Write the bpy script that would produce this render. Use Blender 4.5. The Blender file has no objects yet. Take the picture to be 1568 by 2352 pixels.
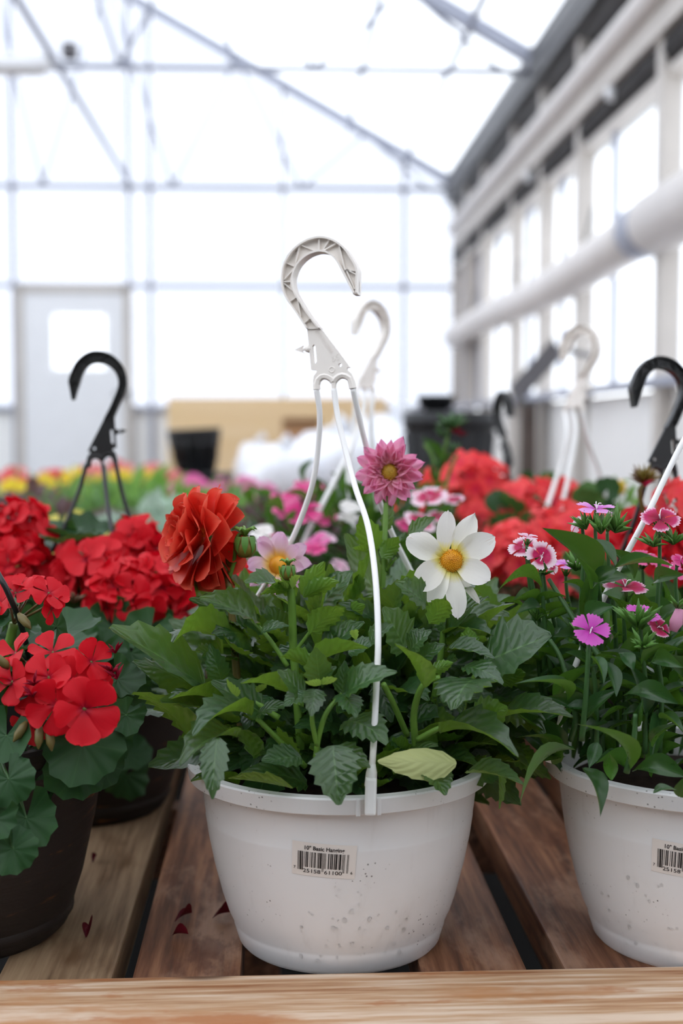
import bpy, bmesh, math, random
import numpy as np
from mathutils import Vector, Matrix, Quaternion, noise as mnoise

# ------------------------------------------------------------------ camera, sky, exposure
random.seed(7)
SC = bpy.context.scene
COL = SC.collection
PW, PH, F = 1568.0, 2352.0, 2950.0          # photograph frame and focal length in its pixels
CAM_Z = 1.038
YAW = math.atan(144 / F)                    # the bench slats run a little to the left of the lens axis
PITCH = math.atan(188 / F)
cam_data = bpy.data.cameras.new('camera')
cam = bpy.data.objects.new('camera', cam_data)
COL.objects.link(cam)
cam.location = (0, 0, CAM_Z)
cam.rotation_euler = (math.pi / 2 - PITCH, 0, -YAW)
cam_data.sensor_fit = 'VERTICAL'
cam_data.sensor_height = 36.0
cam_data.lens = F / PH * 36.0
cam_data.clip_start = 0.02
cam_data.dof.use_dof = True
cam_data.dof.focus_distance = 1.03
cam_data.dof.aperture_fstop = 3.6
SC.camera = cam

world = bpy.data.worlds.new('overcast_sky')
SC.world = world
world.use_nodes = True
bg = world.node_tree.nodes['Background']
bg.inputs[0].default_value = (0.93, 0.965, 1.0, 1)
bg.inputs[1].default_value = 3.4

SC.view_settings.view_transform = 'Standard'
SC.view_settings.look = 'None'
SC.view_settings.gamma = 1.0
SC.view_settings.exposure = 0.0
SC.view_settings.use_curve_mapping = False

CM = Matrix.Translation(cam.location) @ cam.rotation_euler.to_matrix().to_4x4()
CR = CM.to_3x3()
ORG = Vector(cam.location)


def P(px, py, d):
    """world point seen at a photograph pixel, at depth d along the lens axis"""
    return CM @ Vector(((px - PW / 2) / F * d, -(py - PH / 2) / F * d, -d))


def CD(r, u, t):
    """direction given as right / up / towards the camera"""
    return (CR @ Vector((r, u, t))).normalized()


def ray(px, py):
    return CR @ Vector(((px - PW / 2) / F, -(py - PH / 2) / F, -1))


def on_z(px, py, z):
    r = ray(px, py)
    return ORG + r * ((z - ORG.z) / r.z)


def on_y(px, py, y):
    r = ray(px, py)
    return ORG + r * ((y - ORG.y) / r.y)


# ------------------------------------------------------------------ object helpers
W = {}


def place(o, M, parent=None):
    if parent is not None:
        o.parent = parent
        o.matrix_basis = W[parent.name].inverted() @ M
    else:
        o.matrix_basis = M
    W[o.name] = M.copy()
    return o


def tag(o, label=None, cat=None, group=None, kind=None):
    if label: o['label'] = label
    if cat: o['category'] = cat
    if group: o['group'] = group
    if kind: o['kind'] = kind
    return o


def thing(name, loc, label=None, cat=None, group=None, kind=None):
    o = bpy.data.objects.new(name, None)
    o.empty_display_size = 0.05
    COL.objects.link(o)
    place(o, Matrix.Translation(loc))
    return tag(o, label, cat, group, kind)


def inst(name, me, M, parent):
    o = bpy.data.objects.new(name, me)
    COL.objects.link(o)
    return place(o, M, parent)


def T(v):
    return Matrix.Translation(v)


def frame(origin, axis, normal, w, l, h=None):
    """x = width, y = along axis, z = normal"""
    a = Vector(axis).normalized()
    n = Vector(normal)
    n = n - a * n.dot(a)
    if n.length < 1e-5:
        n = a.orthogonal()
    n.normalize()
    s = a.cross(n)
    h = l if h is None else h
    return Matrix(((s.x * w, a.x * l, n.x * h, origin[0]),
                   (s.y * w, a.y * l, n.y * h, origin[1]),
                   (s.z * w, a.z * l, n.z * h, origin[2]),
                   (0, 0, 0, 1)))


class MB:
    """collects shapes for one mesh object"""

    def __init__(self):
        self.v, self.f, self.uv = [], [], {}
        self.smooth = True
        self.sharp = None

    def add(self, verts, faces, M=None, uvs=None):
        o = len(self.v)
        for p in verts:
            q = Vector(p)
            self.v.append(tuple(M @ q) if M is not None else tuple(q))
        for fc in faces:
            self.f.append(tuple(i + o for i in fc))
        if uvs:
            for i, t in enumerate(uvs):
                self.uv[o + i] = t
        return self

    def grid(self, rows, uvs=None, close=False, M=None):
        n = len(rows[0])
        vs = [p for r in rows for p in r]
        fs = []
        m = n if close else n - 1
        for i in range(len(rows) - 1):
            for j in range(m):
                a, b = i * n + j, i * n + (j + 1) % n
                fs.append((a, b, b + n, a + n))
        self.add(vs, fs, M, [t for r in uvs for t in r] if uvs else None)
        return self

    def box(self, c, s, M=None):
        x, y, z = [k / 2 for k in s]
        vs = [(c[0] + i * x, c[1] + j * y, c[2] + k * z) for i in (-1, 1) for j in (-1, 1) for k in (-1, 1)]
        fs = [(0, 1, 3, 2), (4, 6, 7, 5), (0, 4, 5, 1), (2, 3, 7, 6), (0, 2, 6, 4), (1, 5, 7, 3)]
        return self.add(vs, fs, M)

    def bevel_box(self, c, s, b, M=None):
        """a box with chamfered edges (24 corners)"""
        bm = bmesh.new()
        bmesh.ops.create_cube(bm, size=1.0)
        bmesh.ops.scale(bm, vec=s, verts=bm.verts)
        bmesh.ops.bevel(bm, geom=list(bm.edges), offset=b, segments=2, profile=0.6, affect='EDGES')
        bmesh.ops.translate(bm, vec=c, verts=bm.verts)
        bm.verts.index_update()
        self.add([v.co.copy() for v in bm.verts], [[v.index for v in f.verts] for f in bm.faces], M)
        bm.free()
        return self

    def bar(self, a, b, w, h, up=(0, 0, 1)):
        a, b = Vector(a), Vector(b)
        L = (b - a).length
        M = frame((a + b) / 2, b - a, up, 1, 1)
        return self.box((0, 0, 0), (w, L, h), M)

    def tube(self, pts, r, n=8, caps=True):
        pts = [Vector(p) for p in pts]
        k = len(pts)
        rr = r if isinstance(r, (list, tuple)) else [r] * k
        up = None
        rows = []
        for i, p in enumerate(pts):
            t = (pts[min(i + 1, k - 1)] - pts[max(i - 1, 0)]).normalized()
            if up is None:
                up = t.orthogonal().normalized()
            up = (up - t * up.dot(t)).normalized()
            s = t.cross(up)
            rows.append([p + (up * math.cos(2 * math.pi * j / n) + s * math.sin(2 * math.pi * j / n)) * rr[i] for j in range(n)])
        o = len(self.v)
        self.grid(rows, close=True)
        if caps:
            self.f.append(tuple(o + j for j in range(n))[::-1])
            self.f.append(tuple(o + (k - 1) * n + j for j in range(n)))
        return self

    def lathe(self, prof, n=32, M=None, a0=0.0, a1=None):
        rows = []
        full = a1 is None
        for r, z in prof:
            if full:
                rows.append([(r * math.cos(2 * math.pi * j / n), r * math.sin(2 * math.pi * j / n), z) for j in range(n)])
            else:
                rows.append([(r * math.cos(a0 + (a1 - a0) * j / n), r * math.sin(a0 + (a1 - a0) * j / n), z) for j in range(n + 1)])
        # outward normals when the profile runs upwards on the outside
        return self.grid([list(r) for r in rows], close=full, M=M)

    def ball(self, c, r, n=8, m=6, M=None, squash=1.0, half=False):
        rows = []
        for i in range(m + 1):
            a = -math.pi / 2 + math.pi * i / m if not half else math.pi / 2 * i / m
            rr = max(math.cos(a), 0.001)
            rows.append([(c[0] + r * rr * math.cos(2 * math.pi * j / n), c[1] + r * rr * math.sin(2 * math.pi * j / n), c[2] + r * squash * math.sin(a)) for j in range(n)])
        return self.grid(rows, close=True, M=M)

    def mesh(self, name, mat, smooth=None):
        me = bpy.data.meshes.new(name)
        me.from_pydata([tuple(p) for p in self.v], [], self.f)
        if self.uv:
            lay = me.uv_layers.new(name='UVMap')
            li = np.empty(len(me.loops), dtype=np.int32)
            me.loops.foreach_get('vertex_index', li)
            tab = np.zeros((len(self.v), 2), dtype=np.float32)
            for i, t in self.uv.items():
                tab[i] = t
            lay.data.foreach_set('uv', tab[li].ravel())
        for m in (mat if isinstance(mat, (list, tuple)) else [mat]):
            me.materials.append(m)
        sm = self.smooth if smooth is None else smooth
        me.polygons.foreach_set('use_smooth', [sm] * len(me.polygons))
        me.update()
        if sm and self.sharp:
            me.set_sharp_from_angle(angle=math.radians(self.sharp))
        return me

    def obj(self, name, mat, parent=None, M=None, smooth=None, world=True):
        """vertices given in world space (M None) are moved into the parent's space"""
        me = self.mesh(name, mat, smooth)
        if M is None:
            M = W[parent.name] if parent is not None else Matrix()
            me.transform(M.inverted())
        o = bpy.data.objects.new(name, me)
        COL.objects.link(o)
        return place(o, M, parent)


def at_base(mb, name, mat, loc, smooth=None, **tags):
    """a top-level single-mesh thing with its origin at loc"""
    me = mb.mesh(name, mat, smooth)
    me.transform(Matrix.Translation(-Vector(loc)))
    o = bpy.data.objects.new(name, me)
    COL.objects.link(o)
    place(o, Matrix.Translation(loc))
    tag(o, **tags)
    return o


def catmull(pts, n=6):
    pts = [Vector(p) for p in pts]
    out = []
    k = len(pts)
    for i in range(k - 1):
        p0, p1, p2, p3 = pts[max(i - 1, 0)], pts[i], pts[i + 1], pts[min(i + 2, k - 1)]
        for j in range(n):
            t = j / n
            out.append(0.5 * ((2 * p1) + (p2 - p0) * t + (2 * p0 - 5 * p1 + 4 * p2 - p3) * t * t + (3 * p1 - p0 - 3 * p2 + p3) * t ** 3))
    out.append(pts[-1])
    return out


# ------------------------------------------------------------------ materials
def lin(c):
    r = []
    for k in c[:3]:
        k = k / 255.0
        r.append(k / 12.92 if k <= 0.04045 else ((k + 0.055) / 1.055) ** 2.4)
    return (r[0], r[1], r[2], 1.0)


class NT:
    def __init__(self, name):
        self.m = bpy.data.materials.new(name)
        self.m.use_nodes = True
        self.t = self.m.node_tree
        self.t.nodes.clear()
        self.out = self.t.nodes.new('ShaderNodeOutputMaterial')

    def n(self, typ, **kw):
        nd = self.t.nodes.new('ShaderNode' + typ)
        for k, v in kw.items():
            setattr(nd, k, v)
        return nd

    def link(self, a, b):
        self.t.links.new(a, b)

    def set(self, sock, v):
        if hasattr(v, 'is_linked') or hasattr(v, 'links'):
            self.link(v, sock)
        else:
            sock.default_value = v

    def math(self, op, a, b=0.0, c=None):
        nd = self.n('Math', operation=op)
        self.set(nd.inputs[0], a)
        self.set(nd.inputs[1], b)
        if c is not None:
            self.set(nd.inputs[2], c)
        return nd.outputs[0]

    def step(self, v, a, b, lo=0.0, hi=1.0):
        nd = self.n('MapRange', interpolation_type='SMOOTHSTEP')
        self.set(nd.inputs[0], v)
        for i, k in enumerate((a, b, lo, hi)):
            nd.inputs[1 + i].default_value = k
        return nd.outputs[0]

    def mix(self, fac, a, b, blend='MIX'):
        nd = self.n('MixRGB', blend_type=blend)
        self.set(nd.inputs[0], fac)
        self.set(nd.inputs[1], a)
        self.set(nd.inputs[2], b)
        return nd.outputs[0]

    def ramp(self, fac, stops):
        nd = self.n('ValToRGB')
        e = nd.color_ramp.elements
        while len(e) < len(stops):
            e.new(0.5)
        for el, (p, c) in zip(e, stops):
            el.position = p
            el.color = c
        self.set(nd.inputs[0], fac)
        return nd.outputs[0]

    def noise(self, vec, scale, detail=3.0, rough=0.55, out=0):
        nd = self.n('TexNoise')
        if vec is not None:
            self.link(vec, nd.inputs['Vector'])
        nd.inputs['Scale'].default_value = scale
        nd.inputs['Detail'].default_value = detail
        nd.inputs['Roughness'].default_value = rough
        return nd.outputs[out]

    def coord(self, kind='Object', scale=None, per_object=False):
        s = self.n('TexCoord').outputs[kind]
        if scale is not None:
            mp = self.n('VectorMath', operation='MULTIPLY')
            self.link(s, mp.inputs[0])
            mp.inputs[1].default_value = scale
            s = mp.outputs[0]
        if per_object:
            r = self.n('ObjectInfo').outputs['Random']
            ad = self.n('VectorMath', operation='ADD')
            self.link(s, ad.inputs[0])
            self.link(self.math('MULTIPLY', r, 57.0), ad.inputs[1])
            s = ad.outputs[0]
        return s

    def bsdf(self, color, rough=0.5, spec=0.5, bump=None, bump_s=0.2, bump_d=0.002, trans=0.0, trans_color=None, metal=0.0, sheen=0.0):
        b = self.n('BsdfPrincipled')
        self.set(b.inputs['Base Color'], color)
        self.set(b.inputs['Roughness'], rough)
        b.inputs['Specular IOR Level'].default_value = spec
        b.inputs['Metallic'].default_value = metal
        nrm = None
        if bump is not None:
            bp = self.n('Bump')
            bp.inputs['Strength'].default_value = bump_s
            bp.inputs['Distance'].default_value = bump_d
            self.link(bump, bp.inputs['Height'])
            nrm = bp.outputs[0]
            self.link(nrm, b.inputs['Normal'])
        sh = b.outputs[0]
        if trans > 0:
            tr = self.n('BsdfTranslucent')
            self.set(tr.inputs[0], trans_color if trans_color is not None else color)
            mx = self.n('MixShader')
            mx.inputs[0].default_value = trans
            self.link(sh, mx.inputs[1])
            self.link(tr.outputs[0], mx.inputs[2])
            sh = mx.outputs[0]
        self.link(sh, self.out.inputs[0])
        return self.m


def plain(name, c, rough=0.5, spec=0.5, metal=0.0, var=0.08, scale=8.0):
    t = NT(name)
    base = lin(c)
    v = t.noise(t.coord('Object'), scale, 3)
    dark = tuple(k * (1 - var * 2) for k in base[:3]) + (1,)
    col = t.mix(v, dark, tuple(min(1, k * (1 + var)) for k in base[:3]) + (1,))
    return t.bsdf(col, rough, spec, metal=metal)


def leaf_mat(name, top, under, vein, nv=6.0, slope=2.2, rough=0.42, trans=0.22, radial=False, var=0.35, spec=0.45, glow=None):
    t = NT(name)
    uv = t.n('SeparateXYZ')
    t.link(t.n('TexCoord').outputs['UV'], uv.inputs[0])
    u, v = uv.outputs[0], uv.outputs[1]
    au = t.math('MULTIPLY', t.math('ABSOLUTE', t.math('SUBTRACT', u, 0.5)), 2.0)
    if radial:
        ph = t.math('MULTIPLY', u, nv)
        fr = t.math('ABSOLUTE', t.math('SUBTRACT', t.math('FRACT', ph), 0.5))
        vn = t.math('SUBTRACT', 1.0, t.step(fr, 0.0, 0.07))
        mid = t.step(v, 0.0, 0.08, 1.0, 0.0)
        vn = t.math('MAXIMUM', t.math('MULTIPLY', vn, 0.8), mid)
        puff = t.step(fr, 0.0, 0.5)
    else:
        ph = t.math('SUBTRACT', t.math('MULTIPLY', v, nv), t.math('MULTIPLY', au, slope))
        fr = t.math('ABSOLUTE', t.math('SUBTRACT', t.math('FRACT', ph), 0.5))
        side = t.math('SUBTRACT', 1.0, t.step(fr, 0.0, 0.06))
        mid = t.step(au, 0.0, 0.06, 1.0, 0.0)
        vn = t.math('MAXIMUM', t.math('MULTIPLY', side, 0.55), mid)
        puff = t.step(fr, 0.0, 0.5)
    rnd = t.n('ObjectInfo').outputs['Random']
    nz = t.noise(t.coord('Object', per_object=True), 3.0, 4)
    k = t.math('ADD', t.math('MULTIPLY', rnd, 0.6), t.math('MULTIPLY', nz, 0.4))
    tl = lin(top)
    dark = tuple(c * (1 - var) for c in tl[:3]) + (1,)
    lite = tuple(min(1, c * (1 + var)) for c in tl[:3]) + (1,)
    ct = t.mix(k, dark, lite)
    ct = t.mix(t.math('MULTIPLY', vn, 0.55), ct, lin(vein))
    cu = t.mix(t.math('MULTIPLY', vn, 0.5), lin(under), lin(vein))
    back = t.n('NewGeometry').outputs['Backfacing']
    col = t.mix(back, ct, cu)
    hb = t.math('ADD', t.math('MULTIPLY', puff, 0.8), t.math('MULTIPLY', nz, 0.5))
    tc = lin(glow) if glow else tuple(min(1, c * 2.0) for c in lin(under)[:3]) + (1,)
    return t.bsdf(col, t.math('ADD', t.math('MULTIPLY', nz, 0.25), rough - 0.12), spec, bump=hb, bump_s=0.3, bump_d=0.0018, trans=trans, trans_color=tc)


def petal_mat(name, stops, stripe=0.15, rough=0.5, trans=0.35, streak=14.0, edge=None, spec=0.3, flakes=None):
    """stops: pigment from the petal's base (v=0) to its tip (v=1)"""
    t = NT(name)
    uv = t.n('SeparateXYZ')
    tc = t.n('TexCoord').outputs['UV']
    t.link(tc, uv.inputs[0])
    sc = t.n('VectorMath', operation='MULTIPLY')
    t.link(tc, sc.inputs[0])
    sc.inputs[1].default_value = (streak, 1.2, 1)
    ad = t.n('VectorMath', operation='ADD')
    t.link(sc.outputs[0], ad.inputs[0])
    t.link(t.math('MULTIPLY', t.n('ObjectInfo').outputs['Random'], 31.0), ad.inputs[1])
    nz = t.noise(ad.outputs[0], 1.6, 3)
    vv = t.math('ADD', uv.outputs[1], t.math('MULTIPLY', t.math('SUBTRACT', nz, 0.5), 0.16))
    col = t.ramp(vv, [(p, lin(c)) for p, c in stops])
    dk = t.mix(1.0, col, (0.62, 0.5, 0.55, 1), 'MULTIPLY')
    col = t.mix(t.math('MULTIPLY', t.step(nz, 0.45, 0.75), stripe), col, dk)
    if edge is not None:
        col = t.mix(t.step(vv, edge[0], edge[1]), col, lin(edge[2]))
    if flakes is not None:
        bl = t.noise(ad.outputs[0], 1.1, 2)
        fk = t.math('MULTIPLY', t.step(bl, 0.66, 0.72), t.step(uv.outputs[1], 0.7, 0.98))
        col = t.mix(fk, col, lin(flakes))
    rnd = t.n('ObjectInfo').outputs['Random']
    col = t.mix(t.math('MULTIPLY', rnd, 0.22), col, t.mix(1.0, col, (0.7, 0.6, 0.65, 1), 'MULTIPLY'))
    return t.bsdf(col, rough, spec, bump=nz, bump_s=0.18, bump_d=0.0007, trans=trans, trans_color=col)


def wood_mat(name, cols, axis, blotch, wet=0.4, fine=60.0, knots=True, rough=0.6, patch=None):
    """grain stretched along axis (0 = x, 1 = y)"""
    t = NT(name)
    sc = [fine * 0.55, fine * 0.55, fine * 0.55]
    sc[axis] = fine * 0.028
    g = t.noise(t.coord('Object', tuple(sc), True), 1.0, 4, 0.6)
    sc2 = [16, 16, 16]
    sc2[axis] = 0.9
    g2 = t.noise(t.coord('Object', tuple(sc2), True), 1.0, 3, 0.5)
    k = t.math('ADD', t.math('MULTIPLY', g, 0.65), t.math('MULTIPLY', g2, 0.38))
    col = t.ramp(k, [(p, lin(c)) for p, c in cols])
    sc3 = [13, 13, 13]
    sc3[axis] = 4.5
    b = t.noise(t.coord('Object', tuple(sc3), True), 1.0, 5, 0.62)
    stain = t.step(b, 0.5, 0.64)
    col = t.mix(t.math('MULTIPLY', stain, 0.75), col, lin(blotch))
    if patch:
        b2 = t.noise(t.coord('Object', tuple(k2 * 1.9 for k2 in sc3), True), 1.0, 5, 0.65)
        col = t.mix(t.math('MULTIPLY', t.step(b2, 0.56, 0.66), 0.6), col, lin(patch))
    vo = t.n('TexVoronoi')
    sv = [9, 9, 9]
    sv[axis] = 4.0
    t.link(t.coord('Object', tuple(sv), True), vo.inputs['Vector'])
    vo.inputs['Scale'].default_value = 1.0
    if knots:
        kn = t.step(vo.outputs['Distance'], 0.06, 0.13, 1.0, 0.0)
        col = t.mix(t.math('MULTIPLY', kn, 0.8), col, lin((70, 42, 28)))
    r = t.math('SUBTRACT', rough, t.math('MULTIPLY', stain, wet))
    return t.bsdf(col, r, 0.4, bump=g, bump_s=0.35, bump_d=0.002)


M = {}
M['dahlia_leaf'] = leaf_mat('dahlia_leaf', (36, 70, 36), (84, 124, 40), (96, 134, 76), rough=0.34, spec=0.75, glow=(150, 190, 60))
M['dahlia_young'] = leaf_mat('dahlia_young_leaf', (98, 142, 62), (130, 165, 70), (150, 180, 100), rough=0.42, trans=0.3, glow=(170, 200, 80))
M['dahlia_pale'] = leaf_mat('dahlia_pale_leaf', (150, 158, 96), (172, 178, 120), (160, 168, 110), rough=0.6, trans=0.2, var=0.1)
M['geranium_leaf'] = leaf_mat('geranium_leaf', (32, 66, 32), (70, 104, 48), (50, 86, 46), nv=7.0, radial=True, rough=0.55, trans=0.12, spec=.32)
M['dianthus_leaf'] = leaf_mat('dianthus_leaf', (34, 70, 32), (72, 118, 40), (70, 108, 56), nv=0.01, slope=0.0, rough=0.3, trans=0.15, glow=(120, 165, 50))
M['far_leaf'] = leaf_mat('mixed_leaf', (78, 118, 58), (112, 146, 76), (110, 146, 84), rough=0.5, trans=0.25)
M['silver_leaf'] = leaf_mat('silver_leaf', (150, 172, 155), (165, 182, 165), (170, 190, 172), rough=0.6, trans=0.2, var=0.15)
M['purple_leaf'] = leaf_mat('purple_leaf', (84, 64, 66), (104, 78, 76), (104, 84, 82), rough=0.5, trans=0.2, var=0.3)
M['yellow_leaf'] = leaf_mat('yellow_leaf', (205, 190, 92), (200, 186, 100), (150, 170, 110), nv=7.0, radial=True, rough=0.5, trans=0.25, var=0.2)
M['lime_leaf'] = leaf_mat('lime_leaf', (96, 140, 56), (118, 156, 70), (122, 158, 78), rough=0.5, trans=0.3)
def stem_mat(name, c):
    return plain(name, c, 0.45, 0.4, var=0.12, scale=40)
M['stem'] = stem_mat('green_stem', (98, 136, 52))
M['stem_red'] = stem_mat('reddish_stem', (104, 92, 48))
M['stem_dark'] = stem_mat('dark_green_stem', (62, 98, 52))
M['calyx'] = stem_mat('calyx_green', (84, 128, 52))
M['bud'] = stem_mat('bud_green_brown', (122, 104, 40))
M['dead'] = stem_mat('withered_brown', (110, 84, 62))

M['red_dahlia'] = petal_mat('red_dahlia_petal', [(0, (240, 130, 50)), (0.15, (228, 62, 40)), (0.7, (226, 58, 44)), (1, (238, 104, 80))], stripe=0.2, rough=0.42, trans=0.35)
M['pink_dahlia'] = petal_mat('pink_dahlia_petal', [(0, (246, 196, 180)), (0.4, (247, 190, 206)), (1, (245, 160, 204))], stripe=0.12, trans=0.45)
M['white_dahlia'] = petal_mat('white_dahlia_petal', [(0, (214, 196, 40)), (0.16, (238, 228, 130)), (0.33, (246, 244, 234)), (1, (248, 246, 242))], stripe=0.06, trans=0.35, flakes=(196, 150, 84))
M['pale_dahlia'] = petal_mat('pale_pink_dahlia_petal', [(0, (240, 190, 40)), (0.25, (244, 208, 110)), (0.5, (240, 214, 222)), (1, (232, 190, 222))], stripe=0.12, trans=0.4)
M['dahlia_disc'] = stem_mat('dahlia_disc_orange', (226, 158, 30))
M['dahlia_disc2'] = stem_mat('dahlia_disc_ochre', (176, 138, 36))
M['red_geranium'] = petal_mat('red_geranium_petal', [(0, (150, 0, 40)), (0.25, (206, 6, 30)), (1, (214, 10, 32))], stripe=0.2, rough=0.55, trans=0.28)
M['coral_geranium'] = petal_mat('coral_geranium_petal', [(0, (228, 40, 96)), (0.4, (242, 74, 86)), (1, (246, 92, 88))], stripe=0.15, rough=0.55, trans=0.4)
M['magenta_dianthus'] = petal_mat('magenta_dianthus_petal', [(0, (150, 30, 120)), (0.3, (206, 66, 184)), (1, (222, 104, 204))], stripe=0.3, trans=0.3)
M['violet_dianthus'] = petal_mat('violet_dianthus_petal', [(0, (160, 50, 140)), (0.35, (214, 112, 208)), (1, (230, 166, 226))], stripe=0.3, trans=0.3)
M['crimson_dianthus'] = petal_mat('crimson_dianthus_petal', [(0, (120, 0, 46)), (0.5, (172, 10, 66)), (0.82, (196, 40, 104)), (0.97, (236, 190, 214))], stripe=0.3, trans=0.3)
M['fringed_dianthus'] = petal_mat('white_edged_dianthus_petal', [(0, (236, 196, 214)), (0.12, (186, 20, 84)), (0.58, (196, 28, 92)), (0.8, (240, 206, 222)), (1, (246, 228, 236))], stripe=0.3, trans=0.3)
M['rose_dianthus'] = petal_mat('rose_dianthus_petal', [(0, (190, 30, 110)), (0.6, (214, 40, 124)), (1, (228, 110, 160))], stripe=0.2, trans=0.3)
M['pale_petal'] = petal_mat('pale_pink_petal', [(0, (232, 170, 200)), (1, (240, 208, 224))], stripe=0.2, trans=0.35)
M['white_petal'] = petal_mat('white_petal', [(0, (236, 232, 226)), (1, (246, 244, 242))], stripe=0.05, trans=0.35)
M['yellow_petal'] = petal_mat('yellow_petal', [(0, (226, 190, 30)), (1, (240, 216, 60))], stripe=0.1, trans=0.35)
M['salmon_petal'] = petal_mat('salmon_petal', [(0, (226, 110, 110)), (1, (232, 150, 146))], stripe=0.1, trans=0.35)
M['bright_pink'] = petal_mat('bright_pink_petal', [(0, (222, 70, 150)), (1, (236, 130, 186))], stripe=0.1, trans=0.35)
M['dried_petal'] = petal_mat('dried_crimson_petal', [(0, (70, 6, 20)), (1, (100, 10, 28))], stripe=0.4, trans=0.1)
M['stamen'] = plain('pale_stamen', (240, 232, 236), 0.4)

# pots and hangers
def pot_mat(name, c, dirt):
    t = NT(name)
    oc = t.coord('Object')
    sp = t.n('TexVoronoi')
    t.link(oc, sp.inputs['Vector'])
    sp.inputs['Scale'].default_value = 210.0
    sz = t.noise(oc, 17.0, 2)
    speck = t.math('MULTIPLY', t.step(sp.outputs['Distance'], 0.10, 0.2, 1.0, 0.0), t.step(sz, 0.56, 0.66))
    st = t.coord('Object', (70, 70, 7))
    streak = t.step(t.noise(st, 1.0, 4), 0.56, 0.8)
    blot = t.step(t.noise(oc, 9.0, 4), 0.45, 0.75)
    col = t.mix(t.math('MULTIPLY', blot, 0.22), lin(c), lin((196, 186, 176)))
    col = t.mix(t.math('MULTIPLY', streak, 0.16), col, lin((150, 140, 128)))
    col = t.mix(t.math('MULTIPLY', speck, dirt), col, lin((62, 50, 44)))
    b = t.noise(oc, 60.0, 3)
    return t.bsdf(col, t.math('ADD', t.math('MULTIPLY', b, 0.12), 0.3), 0.45, bump=b, bump_s=0.06, bump_d=0.001, trans=0.06)
M['white_pot'] = pot_mat('white_plastic_pot', (232, 231, 232), 0.75)
M['white_plastic'] = plain('white_plastic', (236, 235, 234), 0.38, 0.5, var=0.02)
M['ivory_plastic'] = plain('ivory_plastic', (240, 233, 226), 0.4, 0.5, var=0.03)
M['black_plastic'] = plain('black_plastic', (22, 22, 23), 0.42, 0.5, var=0.1)
M['black_pot'] = plain('black_nursery_pot', (34, 35, 38), 0.5, 0.4, var=0.1)
def barrel_mat():
    t = NT('dark_brushed_barrel_pot')
    g = t.noise(t.coord('Object', (14, 14, 130)), 1.0, 5, 0.65)
    g2 = t.noise(t.coord('Object', (30, 30, 30)), 1.0, 3)
    k = t.math('MULTIPLY', t.step(g, 0.58, 0.7), t.step(g2, 0.45, 0.65))
    col = t.mix(k, lin((36, 29, 26)), lin((120, 76, 40)))
    return t.bsdf(col, 0.6, 0.35, bump=g, bump_s=0.5, bump_d=0.002)
M['barrel_pot'] = barrel_mat()
M['soil'] = plain('potting_soil', (44, 34, 28), 0.95, 0.1, var=0.4, scale=120)
M['label_paper'] = plain('label_paper', (226, 218, 212), 0.45, 0.4, var=0.03)
M['ink'] = plain('black_ink', (24, 20, 22), 0.5, 0.3, var=0.02)
def water():
    t = NT('water_drop')
    b = t.n('BsdfPrincipled')
    b.inputs['Base Color'].default_value = (1, 1, 1, 1)
    b.inputs['Roughness'].default_value = 0.02
    b.inputs['IOR'].default_value = 1.33
    b.inputs['Transmission Weight'].default_value = 1.0
    t.link(b.outputs[0], t.out.inputs[0])
    return t.m
M['water'] = water()

# bench and building
M['slat'] = wood_mat('wet_reddish_slat', [(0.36, (54, 30, 18)), (0.5, (104, 64, 42)), (0.64, (140, 96, 68))], 1, (158, 120, 96), wet=0.1, fine=230.0, patch=(78, 38, 20))
M['slat_pale'] = wood_mat('pale_grey_slat', [(0.3, (84, 60, 40)), (0.5, (136, 110, 84)), (0.7, (168, 142, 112))], 1, (92, 62, 38), wet=0.15, fine=230.0)
M['rail'] = wood_mat('pale_pine_rail', [(0.38, (150, 98, 62)), (0.48, (190, 152, 118)), (0.58, (218, 194, 172))], 0, (182, 126, 80), wet=0.05, fine=190.0, patch=(170, 102, 56))
M['plywood'] = wood_mat('plywood_sheet', [(0.2, (222, 186, 136)), (0.8, (240, 214, 174))], 0, (230, 200, 150), wet=0.0, fine=20.0, knots=False)
M['cardboard'] = plain('cardboard', (190, 140, 100), 0.8, 0.2)
M['concrete'] = plain('shade_dark_floor', (24, 23, 23), 0.85, 0.3, var=0.2, scale=3)  # floor colour near black: paints in the shade below the bench slats
M['steel'] = plain('galvanised_steel', (158, 162, 177), 0.5, 0.5, metal=0.0, var=0.12, scale=5)
M['steel_dark'] = plain('dark_gutter_metal', (92, 92, 94), 0.5, 0.5, var=0.2, scale=4)
M['steel_warm'] = plain('warm_grey_metal', (200, 193, 186), 0.5, 0.5, var=0.15, scale=4)
M['recess'] = plain('dark_rolled_shade', (62, 60, 60), 0.8, 0.2, var=0.25, scale=3)
M['duct'] = plain('white_duct', (220, 214, 210), 0.5, 0.4, var=0.06, scale=3)
M['white_paint'] = plain('white_paint', (232, 233, 236), 0.45, 0.4, var=0.03)
M['light_block'] = plain('grey_board', (96, 94, 92), 0.7, 0.3, var=0.1, scale=2)  # grey of the added wall, kept dark to weaken fill from behind the camera
M['white_panel'] = plain('white_wall_panel', (246, 245, 243), 0.5, 0.4, var=0.04, scale=2)
M['grey_panel'] = plain('dark_grey_panel', (96, 94, 97), 0.6, 0.3, var=0.15)
M['post_brown'] = plain('brown_grey_post', (96, 84, 78), 0.7, 0.3, var=0.3, scale=6)
M['bag'] = plain('white_plastic_bag', (236, 238, 244), 0.35, 0.5, var=0.04)
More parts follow.
